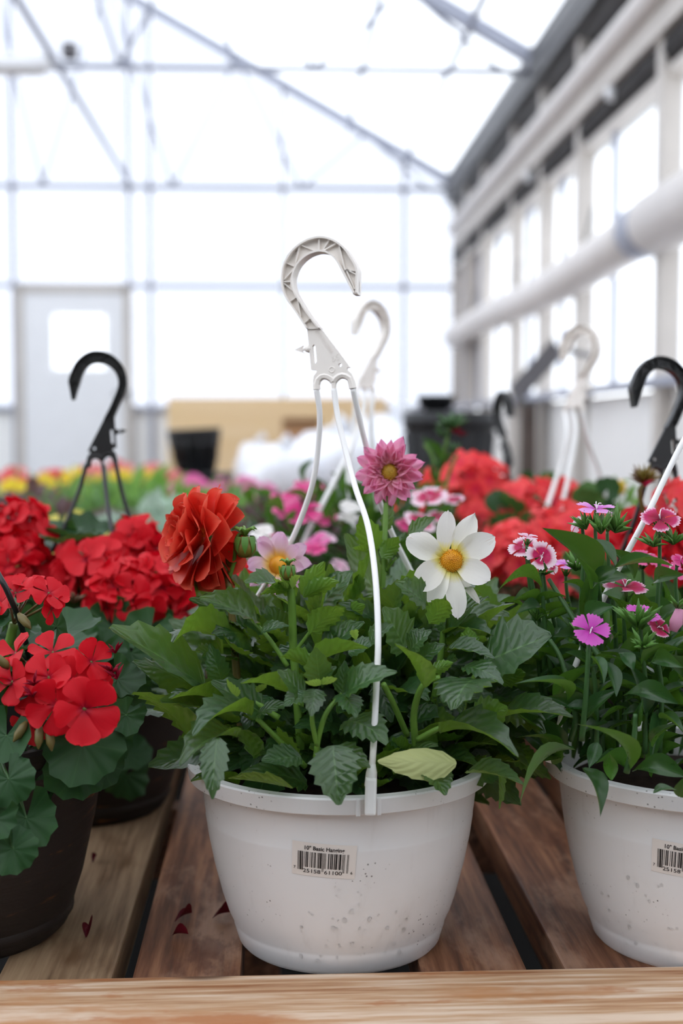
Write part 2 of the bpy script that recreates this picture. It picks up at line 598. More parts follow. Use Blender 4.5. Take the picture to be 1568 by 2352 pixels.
def poly(name, clear, tint, clear_tint=(1, 1, 1, 1)):
    t = NT(name)
    tp = t.n('BsdfTransparent')
    tp.inputs[0].default_value = clear_tint
    tl = t.n('BsdfTranslucent')
    wv = t.noise(t.coord('Object', (1, 1, 1)), 1.5, 3)
    t.link(t.mix(wv, tint, tuple(min(1, k * 1.12) for k in tint[:3]) + (1,)), tl.inputs[0])
    mx = t.n('MixShader')
    mx.inputs[0].default_value = 1 - clear
    t.link(tp.outputs[0], mx.inputs[1])
    t.link(tl.outputs[0], mx.inputs[2])
    t.link(mx.outputs[0], t.out.inputs[0])
    return t.m
M['poly'] = poly('twinwall_polycarbonate', 0.6, (0.70, 0.72, 0.75, 1), (.80, .80, .81, 1))
M['poly_wall'] = poly('milky_polycarbonate', 0.5, (0.56, 0.575, 0.61, 1), (.655, .66, .69, 1))

# ------------------------------------------------------------------ the greenhouse
YB = 9.5                                     # end wall
YF = -2.4                                    # the house goes on behind the camera
XR = on_y(1052, 700, YB).x                   # right side wall
EAVE = on_y(1030, 440, YB).z
SILL = 1.2
HALF = 3.7
XRIDGE = XR - HALF
XL = XR - 2 * HALF
SLOPE = 0.56
RIDGE = EAVE + HALF * SLOPE

mb = MB(); mb.smooth = False
mb.box(((XL + XR) / 2, (YB + YF) / 2, -0.05), (XR - XL + 0.6, YB - YF + 0.6, 0.1))
tag(mb.obj('floor', M['concrete']), 'floor under the benches, coloured near black for the shade there', kind='structure')

# end wall: knee wall, mullions, rails and milky panels
wb = thing('wall_back', (XR - 2, YB, 0), 'translucent end wall of the greenhouse with grey glazing bars', kind='structure')
mul = [on_y(px, 700, YB).x for px in (35, 300, 348, 650, 925, 1040)]
mul = [XL, XL + 1.2, XL + 2.4, XL + 3.4] + mul
door_x0, door_x1 = on_y(47, 700, YB).x, on_y(296, 700, YB).x
Z1, Z2 = on_y(650, 660, YB).z, on_y(650, 434, YB).z
def roof_z(x):
    return EAVE + (HALF - abs(x - XRIDGE)) * SLOPE
xs = sorted(set(mul + [XR]))
for i in range(len(xs) - 1):
    a, b = xs[i] + 0.02, xs[i + 1] - 0.02
    if b - a < 0.02: continue
    in_door = a > door_x0 - 0.1 and b < door_x1 + 0.1
    levels = [(SILL, Z1, 'poly_wall'), (Z1, Z2, 'poly_wall')]
    for z0, z1, mt in levels:
        if in_door and z0 < Z1 - 0.1: continue
        m = MB(); m.smooth = False
        m.box(((a + b) / 2, YB, (z0 + z1) / 2), (b - a, 0.012, z1 - z0 - 0.03))
        m.obj('panel', M[mt], wb)
    m = MB(); m.smooth = False
    za, zb = roof_z(a), roof_z(b)
    pts = [(a, YB, Z2 + 0.02), (b, YB, Z2 + 0.02), (b, YB, zb), (a, YB, za)]
    if a < XRIDGE < b:
        pts = [(a, YB, Z2 + 0.02), (b, YB, Z2 + 0.02), (b, YB, zb), (XRIDGE, YB, RIDGE), (a, YB, za)]
    n = len(pts)
    m.add([(p[0], p[1] + dy, p[2]) for dy in (-0.006, 0.006) for p in pts],
          [tuple(range(n)), tuple(range(2 * n - 1, n - 1, -1))] + [(k, (k + 1) % n + 0, (k + 1) % n + n, k + n) for k in range(n)])
    m.obj('gable_panel', M['poly_wall'], wb)
    if not in_door:
        m = MB(); m.smooth = False
        m.box(((a + b) / 2, YB, SILL / 2), (b - a + 0.036, 0.03, SILL - 0.02))
        m.obj('lower_panel', M['white_panel'], wb)
for i, x in enumerate(mul):
    m = MB(); m.smooth = False
    z0 = 0 if not (door_x0 + .1 < x < door_x1 - .1) else Z1
    m.box((x, YB - 0.03, (z0 + roof_z(x)) / 2), (0.034, 0.05, roof_z(x) - z0))
    m.obj('mullion', M['steel'], wb)
for z in (SILL, Z1, Z2):
    segs = [(XL, XR)] if z > SILL + .1 else [(XL, door_x0 - .03), (door_x1 + .03, XR)]
    for a, b in segs:
        m = MB(); m.smooth = False
        m.box(((a + b) / 2, YB - 0.035, z), (b - a, 0.05, 0.034))
        m.obj('glazing_rail', M['steel'], wb)

dr = thing('door_1', ((door_x0 + door_x1) / 2, YB - .05, 0), 'white door with a small window in the end wall', kind='structure')
m = MB(); m.smooth = False
wx0, wx1, wz0, wz1 = on_y(112, 0, YB).x, on_y(238, 0, YB).x, on_y(0, 850, YB).z, on_y(0, 722, YB).z
dxa, dxb, dzt = door_x0 + .03, door_x1 - .03, Z1 - .05
for xa, xb, za, zb in ((dxa, wx0, .01, dzt), (wx1, dxb, .01, dzt), (wx0, wx1, .01, wz0), (wx0, wx1, wz1, dzt)):
    m.box(((xa + xb) / 2, YB - 0.06, (za + zb) / 2), (xb - xa, 0.045, zb - za))
leaf = m.obj('door_leaf', M['white_paint'], dr)
m = MB(); m.smooth = False
for x in (door_x0, door_x1):
    m.box((x, YB - 0.06, Z1 / 2), (0.05, 0.08, Z1))
m.box(((door_x0 + door_x1) / 2, YB - 0.06, Z1 - 0.02), (door_x1 - door_x0, 0.08, 0.05))
m.obj('door_frame', M['steel_warm'], dr)
m = MB(); m.smooth = False
m.box(((wx0 + wx1) / 2, YB - 0.06, (wz0 + wz1) / 2), (wx1 - wx0, 0.015, wz1 - wz0))
m.obj('door_pane', M['poly'], leaf)
m = MB()
hp = on_y(292, 905, YB - .12)
m.tube([hp, hp + Vector((-.09, 0, 0))], 0.014, 8); m.ball(hp, 0.026)
m.obj('door_handle', M['steel_dark'], leaf)

# roof: trusses, purlins, panels
rf = thing('ceiling', (XRIDGE, 3, EAVE), 'pitched translucent greenhouse roof on grey steel trusses', kind='structure')
TY = [YB - 0.08, 6.35, 3.2, 0.05]
for y in TY:
    m = MB()
    m.tube([(XL, y, EAVE), (XR, y, EAVE)], 0.017, 8)
    m.obj('bottom_chord', M['steel'], rf)
    for sgn in (-1, 1):
        m = MB(); m.smooth = False
        m.bar((XRIDGE + sgn * HALF, y, EAVE + 0.02), (XRIDGE, y, RIDGE), 0.06, 0.07)
        m.obj('rafter', M['steel'], rf)
        # web struts between chord and rafter
        k = 4
        for j in range(k):
            x0 = XRIDGE + sgn * HALF * (1 - (j + 0.25) / k)
            x1 = XRIDGE + sgn * HALF * (1 - (j + 0.75) / k)
            x2 = XRIDGE + sgn * HALF * (1 - (j + 1.25) / k)
            m = MB()
            m.tube([(x0, y, EAVE), (x1, y, roof_z(x1))], 0.0125, 6)
            m.obj('web_strut', M['steel'], rf)
            if j < k - 1:
                m = MB()
                m.tube([(x1, y, roof_z(x1)), (x2, y, EAVE)], 0.0125, 6)
                m.obj('web_strut', M['steel'], rf)
purl = [on_y(800, 322, YB), on_y(532, 160, YB), on_y(930, 395, YB)]
for p in purl:
    m = MB()
    m.tube([(p.x, YF, roof_z(p.x) - 0.02), (p.x, YB, roof_z(p.x) - 0.02)], 0.019, 8)
    m.obj('purlin', M['steel'], rf)
p = on_y(300, 430, YB)
m = MB(); m.tube([(p.x, YF, EAVE + .02), (p.x, YB, EAVE + .02)], 0.019, 8); m.obj('tie_pipe', M['steel'], rf)
m = MB(); m.tube([(XRIDGE, YF, RIDGE), (XRIDGE, YB, RIDGE)], 0.03, 8); m.obj('ridge_pipe', M['steel'], rf)
bc = P(163, 122, 6.2)
m = MB(); m.bevel_box((bc.x, TY[1], bc.z), (0.07, 0.08, 0.07), 0.008); m.obj('junction_clamp', M['grey_panel'], rf)
yy = [YF, 0.05, 3.2, 6.35, YB]
for i in range(len(yy) - 1):
    for sgn in (-1, 1):
        for j in range(3):
            xa, xb = XRIDGE + sgn * HALF * j / 3, XRIDGE + sgn * HALF * (j + 1) / 3
            m = MB(); m.smooth = False
            za, zb = roof_z(xa) + .06, roof_z(xb) + .06
            a, b = yy[i] + .01, yy[i + 1] - .01
            m.add([(xa, a, za), (xb, a, zb), (xb, b, zb), (xa, b, za), (xa, a, za + .01), (xb, a, zb + .01), (xb, b, zb + .01), (xa, b, za + .01)],
                  [(0, 3, 2, 1), (4, 5, 6, 7), (0, 1, 5, 4), (1, 2, 6, 5), (2, 3, 7, 6), (3, 0, 4, 7)])
            m.obj('roof_panel', M['poly'], rf)

# right side wall
wr = thing('wall_right', (XR, 5, 0), 'white side wall with grey posts, bright panes and a dark gutter above', kind='structure')
def yw(px, x=None):
    """where the side wall plane is met at image column px"""
    r = ray(px, 700)
    return r.y * ((XR if x is None else x) / r.x)
post_y = [yw(1350), yw(1262), yw(1194), yw(1125), yw(1085), YB - .05, 4.3, 3.3, 2.2, 1.1, 0.0, -1.1, YF]
for i, y in enumerate(post_y):
    m = MB(); m.smooth = False
    m.box((XR - 0.02, y, EAVE / 2), (0.07, 0.075, EAVE))
    m.obj('post', M['steel_warm'], wr)
ys = sorted(post_y)
TOPW = 2.22
for i in range(len(ys) - 1):
    a, b = ys[i] + .04, ys[i + 1] - .04
    if b - a < .05: continue
    m = MB(); m.smooth = False
    m.box((XR + .02, (a + b) / 2, (SILL + TOPW) / 2), (0.012, b - a, TOPW - SILL - .04))
    m.obj('window_pane' if a < 7.9 else 'opaque_panel', M['poly'] if a < 7.9 else M['duct'], wr)
    m = MB()
    m.tube([(XR + .0, a, TOPW + .08), (XR + .0, b, TOPW + .08)], 0.06, 10)
    m.box((XR + .05, (a + b) / 2, (TOPW + EAVE) / 2), (0.03, b - a, EAVE - TOPW))
    m.obj('rolled_shade', M['recess'], wr, smooth=False)
    m = MB(); m.smooth = False
    m.box((XR + .01, (a + b) / 2, SILL / 2 - .01), (0.03, b - a + .06, SILL - .03))
    m.obj('lower_panel', M['white_panel'], wr)
    m = MB(); m.smooth = False
    m.box((XR, (a + b) / 2 + .15 * (b - a), (SILL + TOPW) / 2), (0.025, 0.022, TOPW - SILL))
    m.obj('glazing_bar', M['steel'], wr)
m = MB(); m.smooth = False
m.box((XR - .03, (YB + YF) / 2, SILL), (0.09, YB - YF, 0.03))
m.obj('sill', M['steel'], wr)
m = MB(); m.smooth = False
m.box((XR - .01, (YB + YF) / 2, TOPW), (0.06, YB - YF, 0.03))
m.obj('head_rail', M['steel_warm'], wr)
gl = on_y(1031, 437, YB)
g = MB(); g.smooth = False
gx = XR
prof = [(-.10, .10), (-.10, -.02), (-.06, -.02), (-.06, -.09), (.0, -.12), (.06, -.12), (.06, .10)]
rows = [[(gx + px_, y, EAVE + pz) for px_, pz in prof] for y in (YF, YB + .05)]
g.grid(rows)
g.f.append(tuple(range(7))); g.f.append(tuple(range(13, 6, -1)))
g.obj('gutter', M['steel_dark'], wr)
m = MB(); m.smooth = False
m.box((gx - .085, (YB + YF) / 2, EAVE - .06), (0.035, YB - YF, 0.05))
m.obj('gutter_lip', M['steel_dark'], wr)
pc = P(1077, 478, 8.3)
m = MB()
m.tube([(pc.x, YF, pc.z), (pc.x, 9.2, pc.z)], 0.042, 12)
m.obj('roll_pipe', M['duct'], wr)
m = MB(); m.smooth = False
m.box((pc.x + .03, (YF + 9.3) / 2, pc.z - .085), (0.03, 9.3 - YF, 0.1)); m.obj('side_girt', M['steel_warm'], wr)
for y in (4.9, 6.5):
    m = MB(); m.ball((pc.x + .03, y, pc.z - .16), 0.03); m.obj('pipe_bracket', M['white_paint'], wr)

# heating duct hung along the side wall
dc = P(1046, 772, 9.1)
dx = dc.x
hd = thing('heating_duct', (dx, 6, dc.z), 'fat white heating duct running along the right side wall', 'duct')
m = MB()
m.tube([(dx, 1.0, dc.z + .03), (dx, 4.25, dc.z + .02)], 0.105, 16); m.obj('duct_section', M['duct'], hd)
m = MB()
m.tube(catmull([(dx, 4.4, dc.z + .02), (dx, 6.0, dc.z - .012), (dx, 7.6, dc.z + .006), (dx, 9.15, dc.z)], 6), 0.088, 16); m.obj('duct_section', M['duct'], hd)
m = MB()
m.tube([(dx, 4.22, dc.z + .02), (dx, 4.45, dc.z + .02)], 0.096, 16); m.obj('coupling', M['steel'], hd)
for y in (3.4, 5.3, 6.9, 8.4):
    m = MB(); m.tube([(dx, y, dc.z + .08), (XR - .03, y, dc.z + .25)], 0.006, 6); m.obj('hanger_strap', M['steel_dark'], hd)

# left side wall, outside the picture, closes the house
wl = thing('wall_left', (XL, 4, 0), 'translucent left side wall of the greenhouse', kind='structure')
for i in range(5):
    a, b = YF + (YB - YF) * i / 5, YF + (YB - YF) * (i + 1) / 5
    m = MB(); m.smooth = False
    m.box((XL, (a + b) / 2, (SILL + EAVE) / 2), (0.012, b - a - .04, EAVE - SILL)); m.obj('panel', M['poly'], wl)
    m = MB(); m.smooth = False
    m.box((XL, (a + b) / 2, SILL / 2), (0.03, b - a - .01, SILL - .02)); m.obj('lower_panel', M['white_panel'], wl)

# opaque wall added behind the camera to cut the front fill light
wf = thing('wall_light_block', (XRIDGE, YF, 0), 'unseen opaque wall added behind the viewer to cut front light', kind='structure')
for i in range(6):
    xa, xb = XL + (XR - XL) * i / 6, XL + (XR - XL) * (i + 1) / 6
    m = MB(); m.smooth = False
    m.box(((xa + xb) / 2, YF - .03, EAVE / 2), (xb - xa - .006, .04, EAVE))
    m.obj('block_board', M['light_block'], wf)

# strip light hung from the middle truss
a, b = P(-260, 150, 6.2), P(128, 158, 6.2)
sl = thing('strip_light', ((a.x + b.x) / 2, a.y, a.z), 'white strip light slung under the roof truss at upper left', 'light fixture')
m = MB(); m.smooth = False
m.bevel_box(((a.x + b.x) / 2, TY[1] - .06, b.z), (b.x - a.x, 0.09, 0.07), 0.012); m.obj('housing', M['white_paint'], sl)
m = MB(); m.tube([(a.x + .05, TY[1] - .06, b.z - .045), (b.x - .04, TY[1] - .06, b.z - .045)], 0.016, 10); m.obj('lamp_tube', M['white_plastic'], sl)
m = MB()
m.tube([(b.x - .1, TY[1] - .03, EAVE + .01), (b.x - .1, TY[1] - .06, b.z)], 0.006, 6); m.obj('bracket', M['steel_dark'], sl)

# things standing at the far end
a, b = on_y(383, 913, 8.9), on_y(890, 1120, 8.9)
m = MB(); m.smooth = False
m.bevel_box(((a.x + b.x) / 2, 8.95, a.z / 2), (b.x - a.x, 0.02, a.z), 0.003)
at_base(m, 'plywood_sheet', M['plywood'], ((a.x + b.x) / 2, 8.95, 0), label='tan plywood sheet propped in front of the end wall', cat='plywood')
a, b = on_y(648, 968, 8.2), on_y(735, 1060, 8.2)
c = thing('cardboard_box', ((a.x + b.x) / 2, 8.3, 0), 'brown cardboard box in front of the plywood sheet', 'box')
w_ = b.x - a.x
m = MB(); m.smooth = False
m.box(((a.x + b.x) / 2, 8.3, a.z / 2 - .02), (w_, 0.25, a.z - .04)); bd = m.obj('carton', M['cardboard'], c)
for s in (-1, 1):
    m = MB(); m.smooth = False
    m.bar(((a.x + b.x) / 2, 8.3 + s * .125, a.z - .03), ((a.x + b.x) / 2, 8.3 + s * .2, a.z + .02), w_, 0.004)
    m.obj('flap', M['cardboard'], c)

def bag(px, py, d, rx, rz, seed, label):
    """a filled, crumpled plastic bag: noisy squashed ball with a gathered neck"""
    c = P(px, py, d)
    z0 = 0.608
    rz = max(rz, 0.02)
    c = Vector((c.x, c.y, c.z))
    m = MB()
    rows = []
    for i in range(15):
        a = -math.pi / 2 + math.pi * i / 14
        row = []
        for j in range(24):
            t = 2 * math.pi * j / 24
            v = Vector((math.cos(a) * math.cos(t), math.cos(a) * math.sin(t), math.sin(a)))
            k = 1 + 0.22 * mnoise.noise(v * 1.6 + Vector((seed, 0, 0))) + 0.12 * mnoise.noise(v * 5 + Vector((0, seed, 0)))
            row.append((c.x + v.x * rx * k, c.y + v.y * rx * .8 * k, c.z + v.z * rz * k if v.z > 0 else c.z + (c.z - z0) * v.z))
        rows.append(row)
    m.grid(rows, close=True)
    g = thing('plastic_bag', (c.x, c.y, z0), label, 'bag', 'white bags piled on the far bench')
    m.obj('bag_body', M['bag'], g)
    m = MB()
    m.tube([(c.x, c.y, c.z + rz * .9), (c.x + .02, c.y, c.z + rz * 1.12), (c.x + .05, c.y - .01, c.z + rz * 1.3)], [rx * .22, rx * .1, rx * .2], 9)
    m.obj('gathered_neck', M['bag'], g)
bag(640, 1085, 5.6, .17, .11, 1.3, 'low white plastic bag beside the black pots')
bag(770, 1078, 5.9, .28, .17, 4.1, 'largest white plastic bag, in front of the cardboard box')
bag(905, 1070, 6.3, .30, .23, 7.7, 'white plastic bag heaped behind the second white hook')
bag(585, 1065, 6.6, .10, .11, 9.2, 'small white plastic bag against the plywood sheet')

def nursery_pot(px0, px1, py0, py1, d, taper, label, tilt=0.0, n=20, group='black nursery pots stacked far behind'):
    a, b = P(px0, py0, d), P(px1, py1, d)
    r = (b.x - a.x) / 2
    h = a.z - b.z
    c = Vector(((a.x + b.x) / 2, a.y, b.z))
    t = thing('nursery_pot', c, label, 'pot', group)
    R = T(c) @ Matrix.Rotation(tilt, 4, 'Y')
    m = MB()
    m.lathe([(0.001, 0), (r * taper, 0), (r * (taper + .45 * (1 - taper)), h * .45), (r * .95, h * .9), (r * .95, h), (r * .9, h), (r * .85, h * .3), (0.001, h * .28)], n, R)
    m.obj('pot_wall', M['black_pot'], t)
    m = MB()
    m.lathe([(r * .95, h * .88), (r, h * .88), (r, h), (r * .93, h * 1.005)], n, R)
    m.obj('rim', M['black_pot'], t)
    m = MB()
    for k in range(n // 2):
        an = 2 * math.pi * k / (n // 2)
        m.bar(R @ Vector((r * (taper + .02) * math.cos(an), r * (taper + .02) * math.sin(an), h * .05)), R @ Vector((r * .96 * math.cos(an), r * .96 * math.sin(an), h * .86)), r * .06, r * .05)
    m.obj('rib', M['black_pot'], t)
    t.children[-1]['kind'] = 'stuff'
    return t
nursery_pot(388, 512, 985, 1088, 4.9, .68, 'ribbed black nursery pot standing on a black crate at left', -.05)
nursery_pot(925, 1142, 948, 1276, 4.4, .72, 'wide black nursery tub below the slanted grey panel', 0, 28)
nursery_pot(955, 1048, 908, 950, 4.45, .45, 'dark pot upended on the wide black tub', 0, 16)
t = thing('plant_crate', P(470, 1250, 4.9), 'black plastic crate under the ribbed pot', 'crate')
a, b = P(408, 1090, 4.85), P(532, 1250, 4.85)
m = MB(); m.smooth = False
m.bevel_box(((a.x + b.x) / 2, a.y, (a.z + b.z) / 2), (b.x - a.x, 0.2, a.z - b.z), 0.01); m.obj('crate_body', M['black_pot'], t)
m = MB(); m.smooth = False
m.bevel_box(((a.x + b.x) / 2, a.y, a.z), (b.x - a.x + .02, 0.22, 0.012), 0.004); m.obj('crate_rim', M['black_pot'], t)
# slanted panel and post by the side wall
a, b = P(1180, 908, 5.4), P(1277, 800, 5.0)
t = thing('vent_flap', a, 'dark grey slanted panel leaning out of the white side wall', 'panel')
m = MB(); m.smooth = False
m.bar(a, b, 0.085, 0.012, CD(.1, .3, .95)); m.obj('flap_board', M['grey_panel'], t)
m = MB(); m.smooth = False
m.bar(b, (XR, b.y + .3, b.z - .02), 0.02, 0.02); m.obj('flap_stay', M['grey_panel'], t)
a = P(1213, 930, 6.2)
t = thing('timber_post', (a.x, a.y, 0), 'dark weathered post standing against the white side wall', 'post')
m = MB(); m.smooth = False
m.bevel_box((a.x, a.y, a.z / 2), (0.07, 0.07, a.z), 0.005); m.obj('post_shaft', M['post_brown'], t)
m = MB(); m.smooth = False
m.bevel_box((a.x, a.y, a.z + .012), (0.085, 0.085, 0.025), 0.004); m.obj('post_cap', M['steel_dark'], t)

# ------------------------------------------------------------------ benches
ZT = 0.60
def bench(name, label, slats, y0, y1, rail_y, rail_w, x0, x1, rail_z):
    t = thing(name, ((x0 + x1) / 2, (y0 + y1) / 2, 0), label, 'bench')
    for a, b, mt in slats:
        m = MB(); m.smooth = False
        L = y1 - y0
        # a planed board with eased edges and a faint cup
        m.bevel_box((0, 0, -0.019), (b - a, L, 0.038), 0.0025)
        o = m.obj('slat', M[mt], t, T(((a + b) / 2, (y0 + y1) / 2, ZT)))
    m = MB(); m.smooth = False
    m.bevel_box((0, 0, -0.03), (x1 - x0, rail_w, 0.06), 0.003)
    m.obj('front_rail', M['rail'], t, T(((x0 + x1) / 2, rail_y - rail_w / 2, rail_z)))
    for y in (y0 + .62, (y0 + y1) / 2 + .1, y1 - .1):
        m = MB(); m.smooth = False
        m.bevel_box(((x0 + x1) / 2, y, ZT - .038 - .045), (x1 - x0, 0.038, 0.09), 0.003)
        m.obj('bearer', M['slat'], t)
    for x in (x0 + .1, (x0 + x1) / 2 - .03, x1 - .1):
        for y in (y0 + .56, y1 - .2):
            m = MB(); m.smooth = False
            m.bevel_box((x, y, (ZT - .128) / 2), (0.085, 0.085, ZT - .128), 0.004)
            m.obj('leg', M['slat'], t)
    return t
def sx(px):
    return on_z(px, 2230, ZT).x
edge = [(sx(307), sx(553)), (sx(965), sx(1212)), (sx(1299), sx(1547)), (sx(1633), sx(1881)), (sx(2), sx(262))]
pitch_ = 0.118
slats = [(edge[0][0], edge[0][1], 'slat'), (edge[1][0], edge[1][1], 'slat'), (edge[2][0], edge[2][1], 'slat'), (edge[3][0], edge[3][1], 'slat'), (edge[4][0], edge[4][1], 'slat_pale')]
x = edge[4][0] - .03
for k in range(6):
    slats.append((x - .089, x, 'slat_pale' if k % 2 else 'slat')); x -= pitch_
x = edge[3][1] + .03
for k in range(4):
    slats.append((x, x + .089, 'slat')); x += pitch_
RY = on_z(760, 2234, ZT + .008).y
bench('plant_bench', 'wooden slatted bench with a pale front rail, one slat missing', slats, RY + .002, 3.26, RY, 0.14, slats[10][0] - .02, slats[-1][1] + .02, ZT + .008)
s2 = [( -2.9 + .118 * k, -2.9 + .118 * k + .089, 'slat') for k in range(33)]
bench('plant_bench', 'wooden slatted bench farther back carrying pots and white bags', s2, 3.42, 6.9, 3.4, .1, -2.95, 1.0, ZT + .008)

# ------------------------------------------------------------------ leaves and petals (shared meshes)
def leaf_mesh(name, mat, nt=6, depth=0.14, arch=0.08, fold=0.12, ripple=0.015, peak=0.72, seed=0, droop=0.0, twist=0.0, half=False):
    """toothed ovate blade, base at the origin, tip at y=1, width 1, upper side +z"""
    rnd = random.Random(seed)
    ts = [0.0]
    for k in range(nt):
        ts += [(k + 0.12) / nt, (k + 0.82) / nt]
    ts.append(1.0)
    rows, uvs = [], []
    for i, t in enumerate(ts):
        w = (math.sin(math.pi * min(1, max(t, 0.0)) ** peak)) ** 0.85 if 0 < t < 1 else 0.0
        if i == 0: w = 0.03
        if nt > 0 and 0 < i < len(ts) - 1:
            w *= (1 - depth) if i % 2 == 1 else 1.0
        row, uv = [], []
        for j, u in enumerate((-1, -0.55, 0, 0.55, 1)):
            jag = (1 + rnd.uniform(-.05, .05)) if abs(u) == 1 else 1
            x = 0.5 * u * w * jag
            y = t + (0.018 if (abs(u) == 1 and i % 2 == 0 and 0 < i < len(ts) - 1) else 0) - 0.05 * abs(u) * w * (1 - t)
            z = arch * 4 * t * (1 - t) + fold * abs(u) * w - droop * t * t
            z += ripple * math.sin(i * math.pi + abs(u) * 3 + seed) * abs(u)
            z += rnd.uniform(-1, 1) * ripple * .6 * abs(u)
            z += twist * u * w * (t - .3)
            row.append((x, y, z)); uv.append((0.5 + 0.5 * u, t))
        rows.append(row); uvs.append(uv)
    m = MB()
    m.grid([r[::1] for r in rows], uvs)
    return m.mesh(name, mat)


def lance_mesh(name, mat, arch=0.1, fold=0.1, seed=0, twist=0.0, droop=0.0, broad=0.8, n=9):
    rnd = random.Random(seed)
    rows, uvs = [], []
    for i in range(n + 1):
        t = i / n
        w = (math.sin(math.pi * t ** broad)) ** 1.05 + .12 * (1 - t) if 0 < i < n else (0.16 if i == 0 else 0.0)
        row, uv = [], []
        for u in (-1, -0.5, 0, 0.5, 1):
            z = arch * 4 * t * (1 - t) + fold * abs(u) * w - droop * t ** 3 + twist * u * w * (t - .2) + 0.012 * math.sin(5 * t + seed) * u
            row.append((0.5 * u * w, t, z)); uv.append((0.5 + .5 * u, t))
        rows.append(row); uvs.append(uv)
    m = MB(); m.grid(rows, uvs)
    return m.mesh(name, mat)


def round_leaf_mesh(name, mat, seed=0, lobes=9, cup=0.12, ruffle=0.06, notch=0.35):
    """scalloped kidney leaf: petiole joins at the origin, blade about 1 across, upper side +z, lies towards +y"""
    rnd = random.Random(seed)
    n = lobes * 4
    rows, uvs = [], []
    ph = rnd.uniform(0, 6)
    for k in range(6):
        r = k / 5
        row, uv = [], []
        for j in range(n + 1):
            q = j / n
            a = -math.pi / 2 + notch + q * (2 * math.pi - 2 * notch)
            sc = 1 - 0.10 * r ** 3 * abs(math.cos(q * lobes * math.pi)) ** 1.5
            rad = 0.5 * r * sc * (1 + 0.06 * math.sin(3 * a + ph))
            z = cup * r * r + ruffle * r ** 2.2 * math.sin(a * 3 + ph) + ruffle * .55 * r ** 3 * math.sin(q * lobes * 2 * math.pi + ph)
            row.append((rad * math.cos(a), rad * math.sin(a) + 0.0, z)); uv.append((q, r))
        rows.append(row); uvs.append(uv)
    m = MB(); m.grid(rows, uvs)
    # face winding gives the upper side +z
    m.f = [f[::-1] for f in m.f]
    return m.mesh(name, mat)


PMB = {}


def petal_mesh(name, mat, kind='round', cup=0.15, arch=0.1, seed=0, curl=0.0, nv=9, nu=6, twist=0.0):
    rnd = random.Random(seed)
    rows, uvs = [], []
    for i in range(nv + 1):
        t = 1 - (1 - i / nv) ** 1.7 if kind in ('round', 'obovate', 'oblong') else i / nv
        if kind == 'round':      # broad, rounded tip
            w = min(1, (t * 1.35 + .18)) ** .8 * (max(0, 1 - ((max(t, .62) - .62) / .38) ** 2)) ** .5
        elif kind == 'pointed':  # widest past the middle, pointed tip
            w = (math.sin(math.pi * (0.06 + .94 * t) ** 1.25)) ** .8 if i < nv else 0.0
        elif kind == 'obovate':  # narrow claw, fan-like blade
            w = (0.10 + 0.9 * min(1, t / .68) ** 1.25) * (max(0, 1 - ((max(t, .7) - .7) / .3) ** 2)) ** .5
        elif kind == 'fringe':   # wedge ending in teeth
            w = 0.10 + 0.9 * t ** 1.1
        elif kind == 'oblong':
            w = (0.34 + .66 * min(1, t / .5) ** .8) * (max(0, 1 - ((max(t, .6) - .6) / .4) ** 2.4)) ** .6
        if kind in ('round', 'obovate', 'oblong') and i == nv: w = 0.16
        row, uv = [], []
        for j in range(nu + 1):
            u = -1 + 2 * j / nu
            x = .5 * u * w
            y = t
            if kind == 'fringe':
                y = t * (1 - .16 * u * u)
                if i == nv:
                    y += (0.09 if j % 2 else -0.02) + rnd.uniform(-.03, .03)
            elif i >= nv - 1:
                y += rnd.uniform(-.012, .012) - (.03 * u * u if i == nv else 0)
            z = arch * 4 * t * (1 - t) + cup * u * u * w * (.3 + t) - curl * t ** 3 + twist * u * t * w
            z += 0.02 * math.sin(3.1 * u + 4 * t + seed)
            row.append((x, y, z)); uv.append((.5 + .5 * u, t))
        rows.append(row); uvs.append(uv)
    m = MB(); m.grid(rows, uvs)
    me = m.mesh(name, mat)
    PMB[me.name] = m
    return me


LIB = {}
for key in ('dahlia_leaf', 'dahlia_young', 'dahlia_pale', 'far_leaf', 'lime_leaf'):
    LIB[key] = [leaf_mesh('leaf', M[key], nt=5 + s % 3, depth=.17 + .05 * (s % 2), arch=(.02, .07, .11, .15, -.04, .09)[s], fold=(.10, .16, .05, .2, .12, -.08)[s],
                          ripple=.02, seed=s, twist=(0, .1, -.12, .05, .15, -.06)[s]) for s in range(6)]
for key in ('geranium_leaf', 'yellow_leaf'):
    LIB[key] = [round_leaf_mesh('leaf', M[key], s, 8 + s % 3, cup=(.1, .16, -.05, .12, .2)[s], ruffle=(.05, .08, .06, .03, .09)[s]) for s in range(5)]
for key in ('dianthus_leaf', 'purple_leaf', 'silver_leaf'):
    LIB[key] = [lance_mesh('leaf', M[key], arch=(.05, .12, .18, -.04, .1, .22)[s], fold=(.15, .2, .1, .22, .3, .12)[s], seed=s, twist=(0, .3, -.3, .15, -.1, .2)[s], broad=(.8, .75, .9, .85, .7, 1.1)[s]) for s in range(6)]


